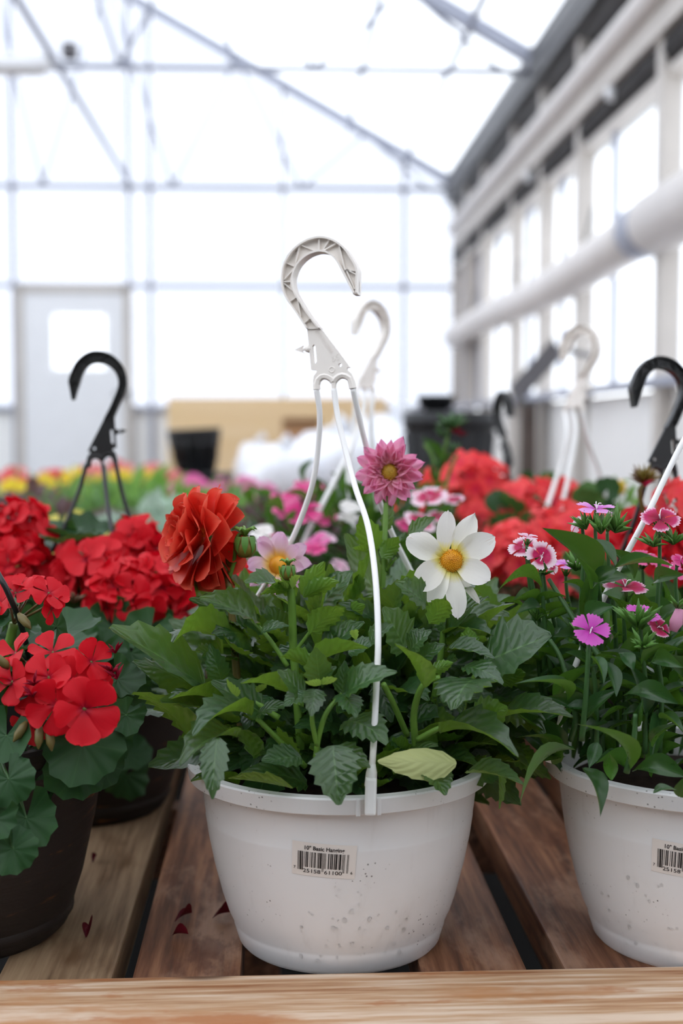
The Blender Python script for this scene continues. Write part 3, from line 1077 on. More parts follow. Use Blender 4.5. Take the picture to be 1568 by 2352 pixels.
def put_leaf(root, key, base, tip, wpx_m, kind='T', variant=None, ratio=0.52, name='leaf', rnd=random):
    """leaf from base to tip, seen wpx_m wide; T shows its upper side to the lens, U its underside"""
    a = tip - base
    L = a.length
    v = (ORG - (base + tip) / 2).normalized()
    an = a.normalized()
    e = v - an * v.dot(an)
    if e.length < .05:
        e = an.orthogonal()
    e.normalize()
    s = an.cross(e)
    if s.z < 0: s = -s
    # blades lie open to the sky: seen foreshortened rather than flat on
    Wd = max(wpx_m / (0.74 if kind == 'T' and s.z > .3 else 1.0), ratio * L)
    c = max(0.12, min(1.0, wpx_m / Wd))
    sn = math.sqrt(1 - c * c)
    n = e * c + s * sn if kind == 'T' else -e * c + s * sn
    lib = LIB[key]
    me = lib[(variant if variant is not None else rnd.randrange(len(lib))) % len(lib)]
    return inst(name, me, frame(base, a, n, Wd, L), root)


def stalk(root, pts, r0, r1, mat, name='stem', n=7, sub=5):
    pts = catmull(pts, sub)
    k = len(pts)
    m = MB()
    m.tube(pts, [r0 + (r1 - r0) * i / (k - 1) for i in range(k)], n)
    return m.obj(name, M[mat], root)


def flower_part(root, name, center, mb, mat):
    """centre of a blossom as a part; petals hang below it"""
    return mb.obj(name, M[mat], root, T(center))


def petals(part, center, axis, rings, meshes, rnd, L, roll0=0.0, jitter=.12, name='petal'):
    """rings: (count, angle from the axis in degrees, length factor, width ratio, start radius factor, lift)"""
    axis = Vector(axis).normalized()
    x = axis.orthogonal().normalized()
    y = axis.cross(x)
    for q, (cnt, ang, lf, wr, r0, lift) in enumerate(rings):
        off = roll0 + q * 0.55 * 2 * math.pi / max(cnt, 1)
        for k in range(cnt):
            th = off + 2 * math.pi * k / cnt + rnd.uniform(-jitter, jitter)
            al = math.radians(ang + rnd.uniform(-9, 9) * jitter / .12)
            rad = x * math.cos(th) + y * math.sin(th)
            d = rad * math.sin(al) + axis * math.cos(al)
            nrm = axis * math.sin(al) - rad * math.cos(al)
            l = L * lf * rnd.uniform(.92, 1.08)
            o = center + rad * (r0 * L) + axis * (lift * L)
            inst(name, rnd.choice(meshes), frame(o, d, nrm, wr * l * rnd.uniform(.92, 1.08), l), part)


# ------------------------------------------------------------------ pots
WHITE_PROFILE = [(0.001, 0.004), (0.080, 0.004), (0.0845, 0.0), (0.0872, 0.003), (0.0902, 0.013), (0.0912, 0.0160), (0.0913, 0.0178), (0.0922, 0.0205),
                 (0.0965, 0.030), (0.1010, 0.044), (0.1075, 0.069), (0.1125, 0.094), (0.1146, 0.108), (0.1149, 0.110), (0.1150, 0.1116), (0.1149, 0.1128), (0.1188, 0.143), (0.1195, 0.1445)]
RIM_PROFILE = [(0.1195, 0.1445), (0.1275, 0.1435), (0.1290, 0.1445), (0.1312, 0.1565), (0.1305, 0.158), (0.1225, 0.158), (0.1185, 0.154), (0.1150, 0.128)]


def pot_r(z):
    pr = WHITE_PROFILE
    for (r0, z0), (r1, z1) in zip(pr[3:], pr[4:]):
        if z0 <= z <= z1 and z1 > z0:
            return r0 + (r1 - r0) * (z - z0) / (z1 - z0)
    return pr[-1][0]


def flip(mb):
    mb.f = [f[::-1] for f in mb.f]
    return mb


def white_pot(root, c, detail=64):
    m = MB(); m.sharp = 28; m.lathe(WHITE_PROFILE, detail)
    body = m.obj('pot', M['white_pot'], root, T(c))
    m = MB(); m.sharp = 28; m.lathe(RIM_PROFILE, detail)
    m.obj('rim', M['white_pot'], root, T(c))
    soil_disc(root, c, 0.1150, 0.139)
    return body


def soil_disc(root, c, r, z):
    m = MB()
    rows = []
    for i in range(6):
        rr = max(.001, r * i / 5)
        rows.append([(rr * math.cos(2 * math.pi * j / 28), rr * math.sin(2 * math.pi * j / 28), z + .006 * mnoise.noise((rr * 60, j * .9, 1)) - .01 * (i / 5) ** 2) for j in range(28)])
    m.grid(rows, close=True)
    flip(m)
    m.obj('soil', M['soil'], root, T(c))


def barrel_pot(root, c, s=1.0, mat='barrel_pot'):
    prof = [(0.001, .0), (.088, .0), (.094, .006), (.108, .05), (.119, .10), (.127, .15), (.1285, .152), (.1285, .176), (.126, .179), (.118, .179), (.115, .16), (.113, .12)]
    m = MB(); m.sharp = 35; m.lathe([(r * s, z * s) for r, z in prof], 48)
    m.obj('pot', M[mat], root, T(c))
    m = MB()
    for z, r in ((.152, .1290), (.012, .0970)):
        m.lathe([(r * s, z * s), ((r + .0022) * s, (z + .003) * s), ((r + .0022) * s, (z + .009) * s), ((r + .001) * s, (z + .012) * s)], 48)
        m.obj('hoop', M[mat], root, T(c)); m = MB()
    soil_disc(root, c, .115 * s, .150 * s)


def text_polys(s, size, bold=0.0):
    cu = bpy.data.curves.new('lettering', 'FONT')
    cu.body = s
    cu.size = size
    cu.offset = bold
    cu.resolution_u = 3
    ob = bpy.data.objects.new('lettering', cu)
    me = bpy.data.meshes.new_from_object(ob)
    vs = [v.co.copy() for v in me.vertices]
    fs = [tuple(p.vertices) for p in me.polygons]
    bpy.data.objects.remove(ob); bpy.data.curves.remove(cu); bpy.data.meshes.remove(me)
    return vs, fs


UPC_L = {'0': '0001101', '1': '0011001', '2': '0010011', '3': '0111101', '4': '0100011', '5': '0110001', '6': '0101111', '7': '0111011', '8': '0110111', '9': '0001011'}


def barcode_label(root, c, ang, zc, rot):
    """paper label wrapped on the pot wall, with bars and lettering as raised ink"""
    lw, lh = 0.0505, 0.0285

    def wrap(x, y, lift):
        xr = x * math.cos(rot) - y * math.sin(rot)
        yr = x * math.sin(rot) + y * math.cos(rot)
        z = zc + yr * 0.975
        r = pot_r(z) + lift
        t = ang + xr / pot_r(zc)
        return Vector((c.x + r * math.cos(t), c.y + r * math.sin(t), c.z + z))
    m = MB()
    nx, ny = 14, 6
    for lift, fl in ((0.00035, False),):
        rows = [[wrap(lw * (i / nx - .5), lh * (j / ny - .5), lift) for i in range(nx + 1)] for j in range(ny + 1)]
        m.grid(rows)
    lab = m.obj('barcode_label', M['label_paper'], root)
    lab['label'] = 'small pale barcode label reading 10" Basic Hanging'
    code = '101' + ''.join(UPC_L[d] for d in '725158') + '01010' + ''.join(''.join('1' if b == '0' else '0' for b in UPC_L[d]) for d in '611006') + '101'
    x0, mod = -0.0205, 0.0400 / 95
    m = MB(); m.smooth = False
    i = 0
    while i < 95:
        if code[i] == '1':
            j = i
            while j < 95 and code[j] == '1': j += 1
            longb = i < 10 or i >= 85 or 45 <= i < 50
            y0, y1 = (-0.0095 if longb else -0.0068), 0.0065
            rows = [[wrap(x0 + i * mod, y, .0006), wrap(x0 + (j - .12) * mod, y, .0006)] for y in (y0, (y0 + y1) / 2, y1)]
            m.grid(rows)
            i = j
        else:
            i += 1
    m.obj('bars', M['ink'], lab)
    lab.children[-1]['kind'] = 'stuff'
    m = MB(); m.smooth = False
    for s, size, x, y, bold in (('10" Basic Hanging', .0046, -.0160, .0082, .00009), ('7', .0034, -.0240, -.0092, .00003), ('25158', .0046, -.0163, -.0114, .00003), ('61100', .0046, .0007, -.0114, .00003), ('6', .0034, .0215, -.0102, .00003)):
        vs, fs = text_polys(s, size, bold)
        if s[0] in '26' and len(s) == 5:
            wmax = max(v.x for v in vs)
            for v in vs: v.x *= .0142 / wmax
        if len(s) > 8:
            wmax = max(v.x for v in vs)
            for v in vs: v.x *= .0318 / wmax
        m.add([wrap(x + v.x, y + v.y, .0006) for v in vs], fs)
    m.obj('lettering', M['ink'], lab)
    lab.children[-1]['kind'] = 'stuff'


def water_drops(root, c, n, rnd, a0, a1, z0, z1):
    m = MB(); m.ball((0, 0, 0), 1, 8, 4, half=True)
    me = m.mesh('water_drop', M['water'])
    for k in range(n):
        a = rnd.uniform(a0, a1)
        z = rnd.uniform(z0, z1)
        r = pot_r(z)
        nrm = Vector((math.cos(a), math.sin(a), -.25)).normalized()
        s = rnd.choice((.0008, .001, .0012, .0018))
        p = Vector((c.x + r * math.cos(a), c.y + r * math.sin(a), c.z + z))
        inst('water_drop', me, frame(p, Vector((0, 0, 1)), nrm, s, s * rnd.uniform(1, 1.5), s * .7), root)


# ------------------------------------------------------------------ plastic hangers
S5 = 6.3545
def hk(x, y):
    """hook tracing in millimetre-true local units (metres), origin where the arms leave the plate"""
    return Vector(((640 + x / S5 - 766.5) / 2650.0, -(530 + y / S5 - 872.0) / 2650.0, 0))


OUTER = [(1172, 940), (1172, 760), (1172, 590), (1100, 440), (1000, 285), (880, 178), (760, 115), (650, 88), (560, 88), (440, 115), (320, 175), (220, 255), (140, 360), (85, 470), (58, 600), (55, 720), (72, 830), (110, 930), (170, 1035), (250, 1150), (335, 1280), (420, 1415)]
INNER = [(1105, 938), (1040, 800), (960, 650), (880, 490), (800, 390), (720, 335), (660, 318), (610, 312), (560, 318), (470, 345), (380, 400), (310, 470), (265, 545), (232, 640), (225, 700), (228, 770), (250, 850), (290, 930), (360, 1045), (430, 1160), (520, 1290), (620, 1420)]
PLATE = [(420, 1415), (435, 1560), (480, 2020), (555, 2030), (562, 2058), (520, 2110), (508, 2180), (520, 2300), (575, 2310), (572, 2250), (590, 2190), (630, 2150), (672, 2140), (720, 2152), (760, 2190), (778, 2250), (785, 2310), (828, 2310), (832, 2240), (850, 2185), (890, 2145), (932, 2132), (980, 2148), (1025, 2190), (1045, 2250), (1052, 2310), (1105, 2300), (1088, 2160), (1062, 2095), (1000, 2042), (1000, 2010), (1045, 2005), (920, 1830), (780, 1640), (620, 1420)]
SLOT = [(495, 1680), (520, 1650), (545, 1680), (565, 1900), (545, 1935), (515, 1925)]
HOLE = [(905 + 28 * math.cos(a), 1968 + 30 * math.sin(a)) for a in [2 * math.pi * k / 10 for k in range(10)]]
RIBS = [((345, 195), (545, 285)), ((605, 110), (605, 300)), ((860, 200), (655, 300)), ((895, 220), (985, 600)), ((320, 190), (262, 440)), ((125, 440), (240, 495)), ((85, 685), (230, 540)), ((85, 718), (215, 715)), ((90, 740), (236, 865)), ((180, 1005), (280, 942)), ((285, 955), (335, 1240)), ((385, 1335), (490, 1255)), ((990, 575), (1140, 665)), ((1010, 610), (1125, 880)), ((760, 135), (655, 300)), ((1000, 590), (1160, 620))]


def filled(name, loops, depth, z):
    cu = bpy.data.curves.new(name, 'CURVE')
    cu.dimensions = '2D'
    cu.fill_mode = 'BOTH'
    cu.extrude = depth / 2
    for lp in loops:
        sp = cu.splines.new('POLY')
        sp.points.add(len(lp) - 1)
        for q, p in zip(sp.points, lp):
            v = hk(*p)
            q.co = (v.x, v.y, 0, 1)
        sp.use_cyclic_u = True
    ob = bpy.data.objects.new(name, cu)
    me = bpy.data.meshes.new_from_object(ob)
    vs = [(v.co.x, v.co.y, v.co.z + z) for v in me.vertices]
    fs = [tuple(p.vertices) for p in me.polygons]
    bpy.data.objects.remove(ob); bpy.data.curves.remove(cu); bpy.data.meshes.remove(me)
    return vs, fs


def hook_meshes(matname, tone):
    """hook: thin web, two edge flanges, zigzag ribs, plate with slot and hole, arrow tab"""
    mat = M[matname]
    m = MB(); m.smooth = False
    vs, fs = filled('web', [OUTER + INNER[::-1]], 0.0016, 0)
    m.add(vs, fs)
    D = 0.013
    for line, inward in ((OUTER, 1), (INNER, -1)):
        pts = [hk(*p) for p in catmull([(a, b, 0) for a, b in line], 3)] if False else [hk(p.x, p.y) for p in catmull([Vector((a, b, 0)) for a, b in line], 3)]
        other = [hk(p.x, p.y) for p in catmull([Vector((a, b, 0)) for a, b in (INNER if inward == 1 else OUTER)], 3)]
        rows = []
        for p, q in zip(pts, other):
            d = (q - p).normalized() * 0.0017
            rows.append([(p.x, p.y, -D / 2), (p.x, p.y, D / 2), (p.x + d.x, p.y + d.y, D / 2), (p.x + d.x, p.y + d.y, -D / 2)])
        o = len(m.v)
        m.grid(rows, close=True)
        m.f.append((o, o + 1, o + 2, o + 3)); e = o + 4 * (len(rows) - 1)
        m.f.append((e + 3, e + 2, e + 1, e))
    m.bar(hk(1172, 940), hk(1105, 938), .0105, .0022, (0, 1, 0))
    m.bar(hk(420, 1415), hk(620, 1420), .0075, .0014, (0, 1, 0))
    hook = m.mesh('hook', mat)
    m = MB(); m.smooth = False
    a, b = (0, 0, 0), (0, 0, 0)
    for a, b in RIBS:
        a, b = hk(*a), hk(*b)
        m.bar(a, b, 0.0085, 0.0010, Vector(((b - a).y, -(b - a).x, 0)))
    ribs = m.mesh('rib', mat)
    m = MB(); m.smooth = False
    vs, fs = filled('plate', [PLATE, SLOT, HOLE], 0.0042, 0)
    m.add(vs, fs)
    # raised ring round the arches
    for arc in ([(552, 2310), (550, 2240), (572, 2170), (622, 2125), (672, 2116), (725, 2130), (775, 2165), (800, 2200)], [(800, 2200), (830, 2160), (880, 2122), (932, 2110), (990, 2124), (1045, 2165), (1068, 2240), (1078, 2310)]):
        m.tube([hk(*p) for p in arc], 0.0032, 7)
    plate = m.mesh('plate', mat)
    m = MB(); m.smooth = False
    vs, fs = filled('tab', [[(230, 1720), (360, 1660), (330, 1705), (460, 1690), (460, 1720), (335, 1738), (380, 1778)]], 0.003, 0)
    m.add(vs, fs)
    m.ball(hk(430, 1712), .0035, 8, 5)
    tab = m.mesh('arrow_tab', mat)
    m = MB(); m.smooth = False
    vs, fs = text_polys('MADE IN CHINA', 0.0052)
    p0, p1 = hk(520, 1440), hk(765, 1800)
    d = (p1 - p0)
    wmax = max(v.x for v in vs)
    s = d.length / wmax
    R = frame(p0, Vector((-d.y, d.x, 0)), (0, 0, 1), 1, 1)
    an = math.atan2(d.y, d.x)
    m.add([(p0.x + v.x * s * math.cos(an) - v.y * math.sin(an), p0.y + v.x * s * math.sin(an) + v.y * math.cos(an), .0024) for v in vs], fs)
    vs, fs = text_polys('65', 0.0075)
    p0 = hk(785, 1915)
    m.add([(p0.x + v.x * math.cos(.25) - v.y * math.sin(.25), p0.y + v.y + v.x * math.sin(.25), .0024) for v in vs], fs)
    ring = [hk(785 + 40 * math.cos(2 * math.pi * k / 12), 2030 + 40 * math.sin(2 * math.pi * k / 12)) + Vector((0, 0, .0021)) for k in range(13)]
    m.tube(ring, .0006, 5)
    txt = m.mesh('lettering', mat)
    return dict(hook=hook, rib=ribs, plate=plate, arrow_tab=tab, lettering=txt)


HOOKS = {'white': hook_meshes('ivory_plastic', 0), 'black': hook_meshes('black_plastic', 0)}
ARMS = [hk(548, 2310), hk(805, 2310), hk(1080, 2310)]


def hanger(root, color, HM, paths, r=0.0024, clip=None, detail=True):
    """HM: world matrix of the hook; paths: for each arm the world points from the plate down to the rim"""
    mat = M['white_plastic' if color == 'white' else 'black_plastic']
    h = inst('hanger_hook', HOOKS[color]['hook'], HM, root)
    h['label'] = 'ribbed %s plastic hook' % color
    for k in ('rib', 'plate', 'arrow_tab') + (('lettering',) if detail else ()):
        o = inst(k, HOOKS[color][k], HM, h)
        if k in ('rib', 'lettering'): o['kind'] = 'stuff'
    for i, pth in enumerate(paths):
        pts = catmull([HM @ ARMS[i]] + list(pth), 8)
        m = MB(); m.tube(pts, r, 8)
        o = m.obj('hanger_arm', mat, root)
        m = MB()
        e, f = pts[-1], pts[-2]
        ax = (e - f).normalized()
        m.tube([e - ax * .016, e - ax * .009, e + ax * .002], [r * 1.0, r * 1.7, r * 1.9], 8)
        m.obj('clip', mat, o)


def auto_paths(HM, c, r, z, angs, sag=.02):
    out = []
    for i, a in enumerate(angs):
        top = HM @ ARMS[i]
        end = Vector((c.x + r * math.cos(a), c.y + r * math.sin(a), c.z + z))
        p1 = top + Vector((0, 0, -.05)) + (end - top) * .02
        mid = top.lerp(end, .5) + Vector((math.cos(a), math.sin(a), 0)) * -sag * .2
        out.append([p1, top.lerp(end, .33) + Vector((0, 0, -.012)), mid, end])
    return out

# ------------------------------------------------------------------ blossoms
CMI = CM.inverted()
def proj(v):
    q = CMI @ Vector(v)
    return (PW / 2 - F * q.x / q.z, PH / 2 + F * q.y / q.z)


def petal_set(key, kinds, n=4, **kw):
    out = []
    for s in range(n):
        r = random.Random(s * 7 + 3)
        a = dict(kw)
        for k in ('cup', 'arch', 'curl', 'twist'):
            if k in a and isinstance(a[k], tuple):
                a[k] = r.uniform(*a[k])
        out.append(petal_mesh('petal', M[key], kinds, seed=s, **a))
    return out


PET = {
    'red_dahlia': petal_set('red_dahlia', 'round', 5, cup=(.12, .28), arch=(.02, .12), curl=(-.12, .1), twist=(-.08, .08)),
    'pink_dahlia': petal_set('pink_dahlia', 'pointed', 5, cup=(.25, .5), arch=(.0, .08), curl=(-.1, .05)),
    'white_dahlia': petal_set('white_dahlia', 'oblong', 5, cup=(.02, .14), arch=(.02, .08), curl=(-.05, .1), twist=(-.1, .1)),
    'white_point': petal_set('white_dahlia', 'pointed', 2, cup=(.1, .2), arch=(.02, .06), twist=(-.1, .1)),
    'pale_dahlia': petal_set('pale_dahlia', 'oblong', 4, cup=(.05, .2), arch=(.02, .08), curl=(-.05, .1)),
}
for key in ('red_geranium', 'coral_geranium'):
    PET[key] = petal_set(key, 'obovate', 5, cup=(-.05, .14), arch=(-.04, .08), curl=(-.08, .14), twist=(-.14, .14))
for key in ('magenta_dianthus', 'violet_dianthus', 'crimson_dianthus', 'fringed_dianthus', 'rose_dianthus', 'pale_petal'):
    PET[key] = petal_set(key, 'fringe', 4, cup=(-.05, .08), arch=(-.02, .05), curl=(0, .14), nu=10, nv=5)
for key in ('white_petal', 'yellow_petal', 'salmon_petal', 'bright_pink'):
    PET[key] = petal_set(key, 'obovate', 3, cup=(0, .1), arch=(0, .05), curl=(-.05, .1), nv=5, nu=4)


def blossom_mesh(key, name, seed, n=5, ang=76, wr=.92, tilt=12):
    """all petals of one small blossom in one mesh: unit radius, opening towards +z"""
    r = random.Random(seed)
    m = MB()
    for k in range(n):
        th = 2 * math.pi * k / n + r.uniform(-.14, .14)
        al = math.radians(ang + r.uniform(-tilt, tilt))
        rad = Vector((math.cos(th), math.sin(th), 0))
        ax = Vector((0, 0, 1))
        d = rad * math.sin(al) + ax * math.cos(al)
        nr = ax * math.sin(al) - rad * math.cos(al)
        l = r.uniform(.9, 1.06)
        src = PMB[r.choice(PET[key]).name]
        fm = frame(rad * .04, d, nr, wr * l, l)
        m.add(src.v, src.f, fm, [src.uv[i] for i in range(len(src.v))])
    return m.mesh(name, M[key])


BLOS = {}
for key in ('red_geranium', 'coral_geranium'):
    BLOS[key] = [blossom_mesh(key, 'floret', s) for s in range(4)]
for key in ('magenta_dianthus', 'rose_dianthus', 'fringed_dianthus', 'violet_dianthus', 'white_petal', 'yellow_petal', 'salmon_petal', 'bright_pink', 'pale_petal'):
    BLOS[key] = [blossom_mesh(key, 'floret', s, wr=1.0, ang=82, tilt=8) for s in range(2)]


def axis_matrix(c, axis, s, roll=0.0):
    a = Vector(axis).normalized()
    q = a.to_track_quat('Z', 'Y').to_matrix().to_4x4()
    return T(c) @ q @ Matrix.Rotation(roll, 4, 'Z') @ Matrix.Scale(s, 4)


def floret(root, c, axis, dia, key, rnd, wr=.95, ang=76):
    """one geranium floret near the lens: calyx part with five petals of its own"""
    a = Vector(axis).normalized()
    m = MB()
    m.tube([-a * dia * .34, -a * dia * .08, a * dia * .01], [dia * .018, dia * .05, dia * .03], 7)
    part = m.obj('floret', M['stem_red'], root, T(c))
    petals(part, c, a, [(5, ang, 1, wr, .03, 0)], PET[key], rnd, dia / 2, rnd.uniform(0, 6), .16)
    return part


def umbel(root, c, R, n, dia, key, rnd, up=Vector((0, 0, 1)), spread=1.25, name='flower_head', stem_to=None, stem_mat_='stem_dark', squash=.8):
    """ball-shaped flower head: stalks as the part, each floret below it"""
    up = Vector(up).normalized()
    x = up.orthogonal().normalized(); y = up.cross(x)
    m = MB()
    spots = []
    base = c - up * R * .9
    for k in range(n):
        ph = math.acos(1 - (1 - math.cos(spread)) * (k + .5) / n)
        th = k * 2.39996 + rnd.uniform(-.3, .3)
        d = (x * math.cos(th) + y * math.sin(th)) * math.sin(ph) + up * math.cos(ph)
        p = c + Vector((d.x, d.y, d.z * squash)) * R * rnd.uniform(.75, 1.08)
        spots.append((p, (d + up * .15 + Vector((rnd.uniform(-.35, .35), rnd.uniform(-.35, .35), rnd.uniform(-.25, .25)))).normalized()))
        m.tube([base, p - d * dia * .1], dia * .025, 5, caps=False)
    if stem_to is not None:
        m.tube(catmull([stem_to, stem_to.lerp(base, .5) + Vector((.01, 0, .02)), base], 4), dia * .05, 6)
    part = m.obj(name, M[stem_mat_], root, T(c)) if False else m.obj(name, M[stem_mat_], root)
    for p, d in spots:
        inst('floret', rnd.choice(BLOS[key]), axis_matrix(p, d, dia / 2 * rnd.uniform(.85, 1.1), rnd.uniform(0, 6)), part)
    return part


def dianthus(root, px, py, d, dia_px, axis, key, rnd, calyx=True, stem=None):
    c = P(px, py, d)
    dia = dia_px / F * d
    a = Vector(axis).normalized()
    m = MB()
    m.tube([-a * dia * .42, -a * dia * .2, -a * dia * .02], [dia * .075, dia * .085, dia * .06], 8)
    x = a.orthogonal().normalized(); y = a.cross(x)
    for k in range(7):   # pointed bracts round the calyx
        th = k * 2 * math.pi / 7 + rnd.uniform(-.2, .2)
        r_ = x * math.cos(th) + y * math.sin(th)
        m.tube([-a * dia * .44 + r_ * dia * .05, -a * dia * .22 + r_ * dia * .16, -a * dia * rnd.uniform(.02, .16) + r_ * dia * rnd.uniform(.2, .32)], [dia * .03, dia * .028, dia * .003], 5)
    part = m.obj('flower', M['calyx'], root, T(c))
    petals(part, c, a, [(5, 80, 1, 1.02, .03, .0)], PET[key], rnd, dia / 2, rnd.uniform(0, 6), .1)
    m = MB()
    for k in range(2):
        e = x * rnd.uniform(-.16, .16) * dia + y * rnd.uniform(-.16, .16) * dia + a * dia * .16
        m.tube(catmull([Vector((0, 0, 0)), e * .5 + a * dia * .08, e + x * dia * .08], 4), dia * .014, 5)
    m.obj('stamen', M['stamen'], part, T(c))
    part.children[-1]['kind'] = 'stuff'
    return c - a * dia * .42


# ------------------------------------------------------------------ the white basket of dahlias
D0 = 1.113
pc0 = P(779, 1900, D0)
POT0 = Vector((pc0.x, pc0.y, ZT))
dah = thing('dahlia_basket', POT0, 'white hanging basket of red, pink and white dahlias at the centre of the bench', 'hanging basket')
rnd = random.Random(11)
white_pot(dah, POT0, 96)
def label_angle(c, px, py):
    best = None
    for k in range(720):
        a = -math.pi / 2 + math.radians((k - 360) * .15)
        for zi in (0.06, .07, .08, .09, .1):
            v = Vector((c.x + pot_r(zi) * math.cos(a), c.y + pot_r(zi) * math.sin(a), c.z + zi))
            q = proj(v)
            e = abs(q[0] - px) + abs(q[1] - py) * .5
            if best is None or e < best[0]: best = (e, a, zi)
    return best[1], best[2]
la, lz = label_angle(POT0, 743, 1977)
for k in range(30):   # refine height
    v = proj(Vector((POT0.x + pot_r(lz) * math.cos(la), POT0.y + pot_r(lz) * math.sin(la), POT0.z + lz)))
    lz += (v[1] - 1977) / 2950 * .8
barcode_label(dah, POT0, la, lz, math.radians(-3.5))
water_drops(dah, POT0, 46, rnd, la - .35, la + .75, .012, .085)

TH = math.radians(17)
def hook_matrix(px, py, d, yaw=TH, scale=None, mirror=False, tilt=0.0, stretch=True):
    """hook with its plate at the pixel; yaw turns it about the vertical"""
    o = P(px, py, d)
    x = CD(math.cos(yaw), 0, math.sin(yaw)); z = CD(-math.sin(yaw), 0, math.cos(yaw)); y = CD(0, 1, 0)
    k = 1 / math.cos(yaw) if (stretch and abs(math.cos(yaw)) > .6) else 1
    s = 1.0 if scale is None else scale
    mx = -1 if mirror else 1
    if tilt:
        ct, st = math.cos(tilt), math.sin(tilt)
        x, y = x * ct + y * st, y * ct - x * st
    return Matrix(((x.x * k * s * mx, y.x * s, z.x * s, o.x), (x.y * k * s * mx, y.y * s, z.y * s, o.y), (x.z * k * s * mx, y.z * s, z.z * s, o.z), (0, 0, 0, 1)))
HM = hook_matrix(766.5, 872, D0)
front = [P(776, 960, 1.108), P(795, 1040, 1.095), P(816, 1120, 1.075), P(845, 1210, 1.045), P(862, 1330, 1.01), P(868, 1470, .985), P(863, 1600, .976), P(857, 1720, .974), P(851, 1800, .976)]
left = [P(734, 950, 1.12), P(731, 1020, 1.125), P(720, 1100, 1.13), P(697, 1175, 1.14), P(660, 1260, 1.15), P(597, 1362, 1.165), P(540, 1455, 1.17), P(500, 1540, 1.18), P(472, 1640, 1.185), P(460, 1722, 1.185)]
right = [P(832, 990, 1.125), P(850, 1060, 1.14), P(868, 1140, 1.15), P(900, 1225, 1.165), P(943, 1312, 1.18), P(985, 1400, 1.19), P(1025, 1500, 1.2), P(1060, 1600, 1.2), P(1080, 1712, 1.2)]
hanger(dah, 'white', HM, [left, front, right], r=.0025)
# the front clip: a flat tab gripping the rim
e0, e1 = P(852, 1785, .9735), P(850, 1872, .975)
m = MB(); m.smooth = False
m.bevel_box((0, 0, 0), (.0088, (e1 - e0).length, .006), .002)
m.obj('rim_clip', M['white_plastic'], dah, frame((e0 + e1) / 2, e1 - e0, CD(0, 0, 1), 1, 1))
m = MB(); m.smooth = False
for s in (-1, 1):   # small steps of the rim beside the clip
    a = math.atan2(e1.y - POT0.y, e1.x - POT0.x) + s * .062
    m.bevel_box((0, 0, 0), (.0035, .014, .003), .001, frame(Vector((POT0.x + .1305 * math.cos(a), POT0.y + .1305 * math.sin(a), POT0.z + .1505)), (0, 0, 1), (math.cos(a), math.sin(a), 0), 1, 1))
m.obj('rim_step', M['white_pot'], dah)

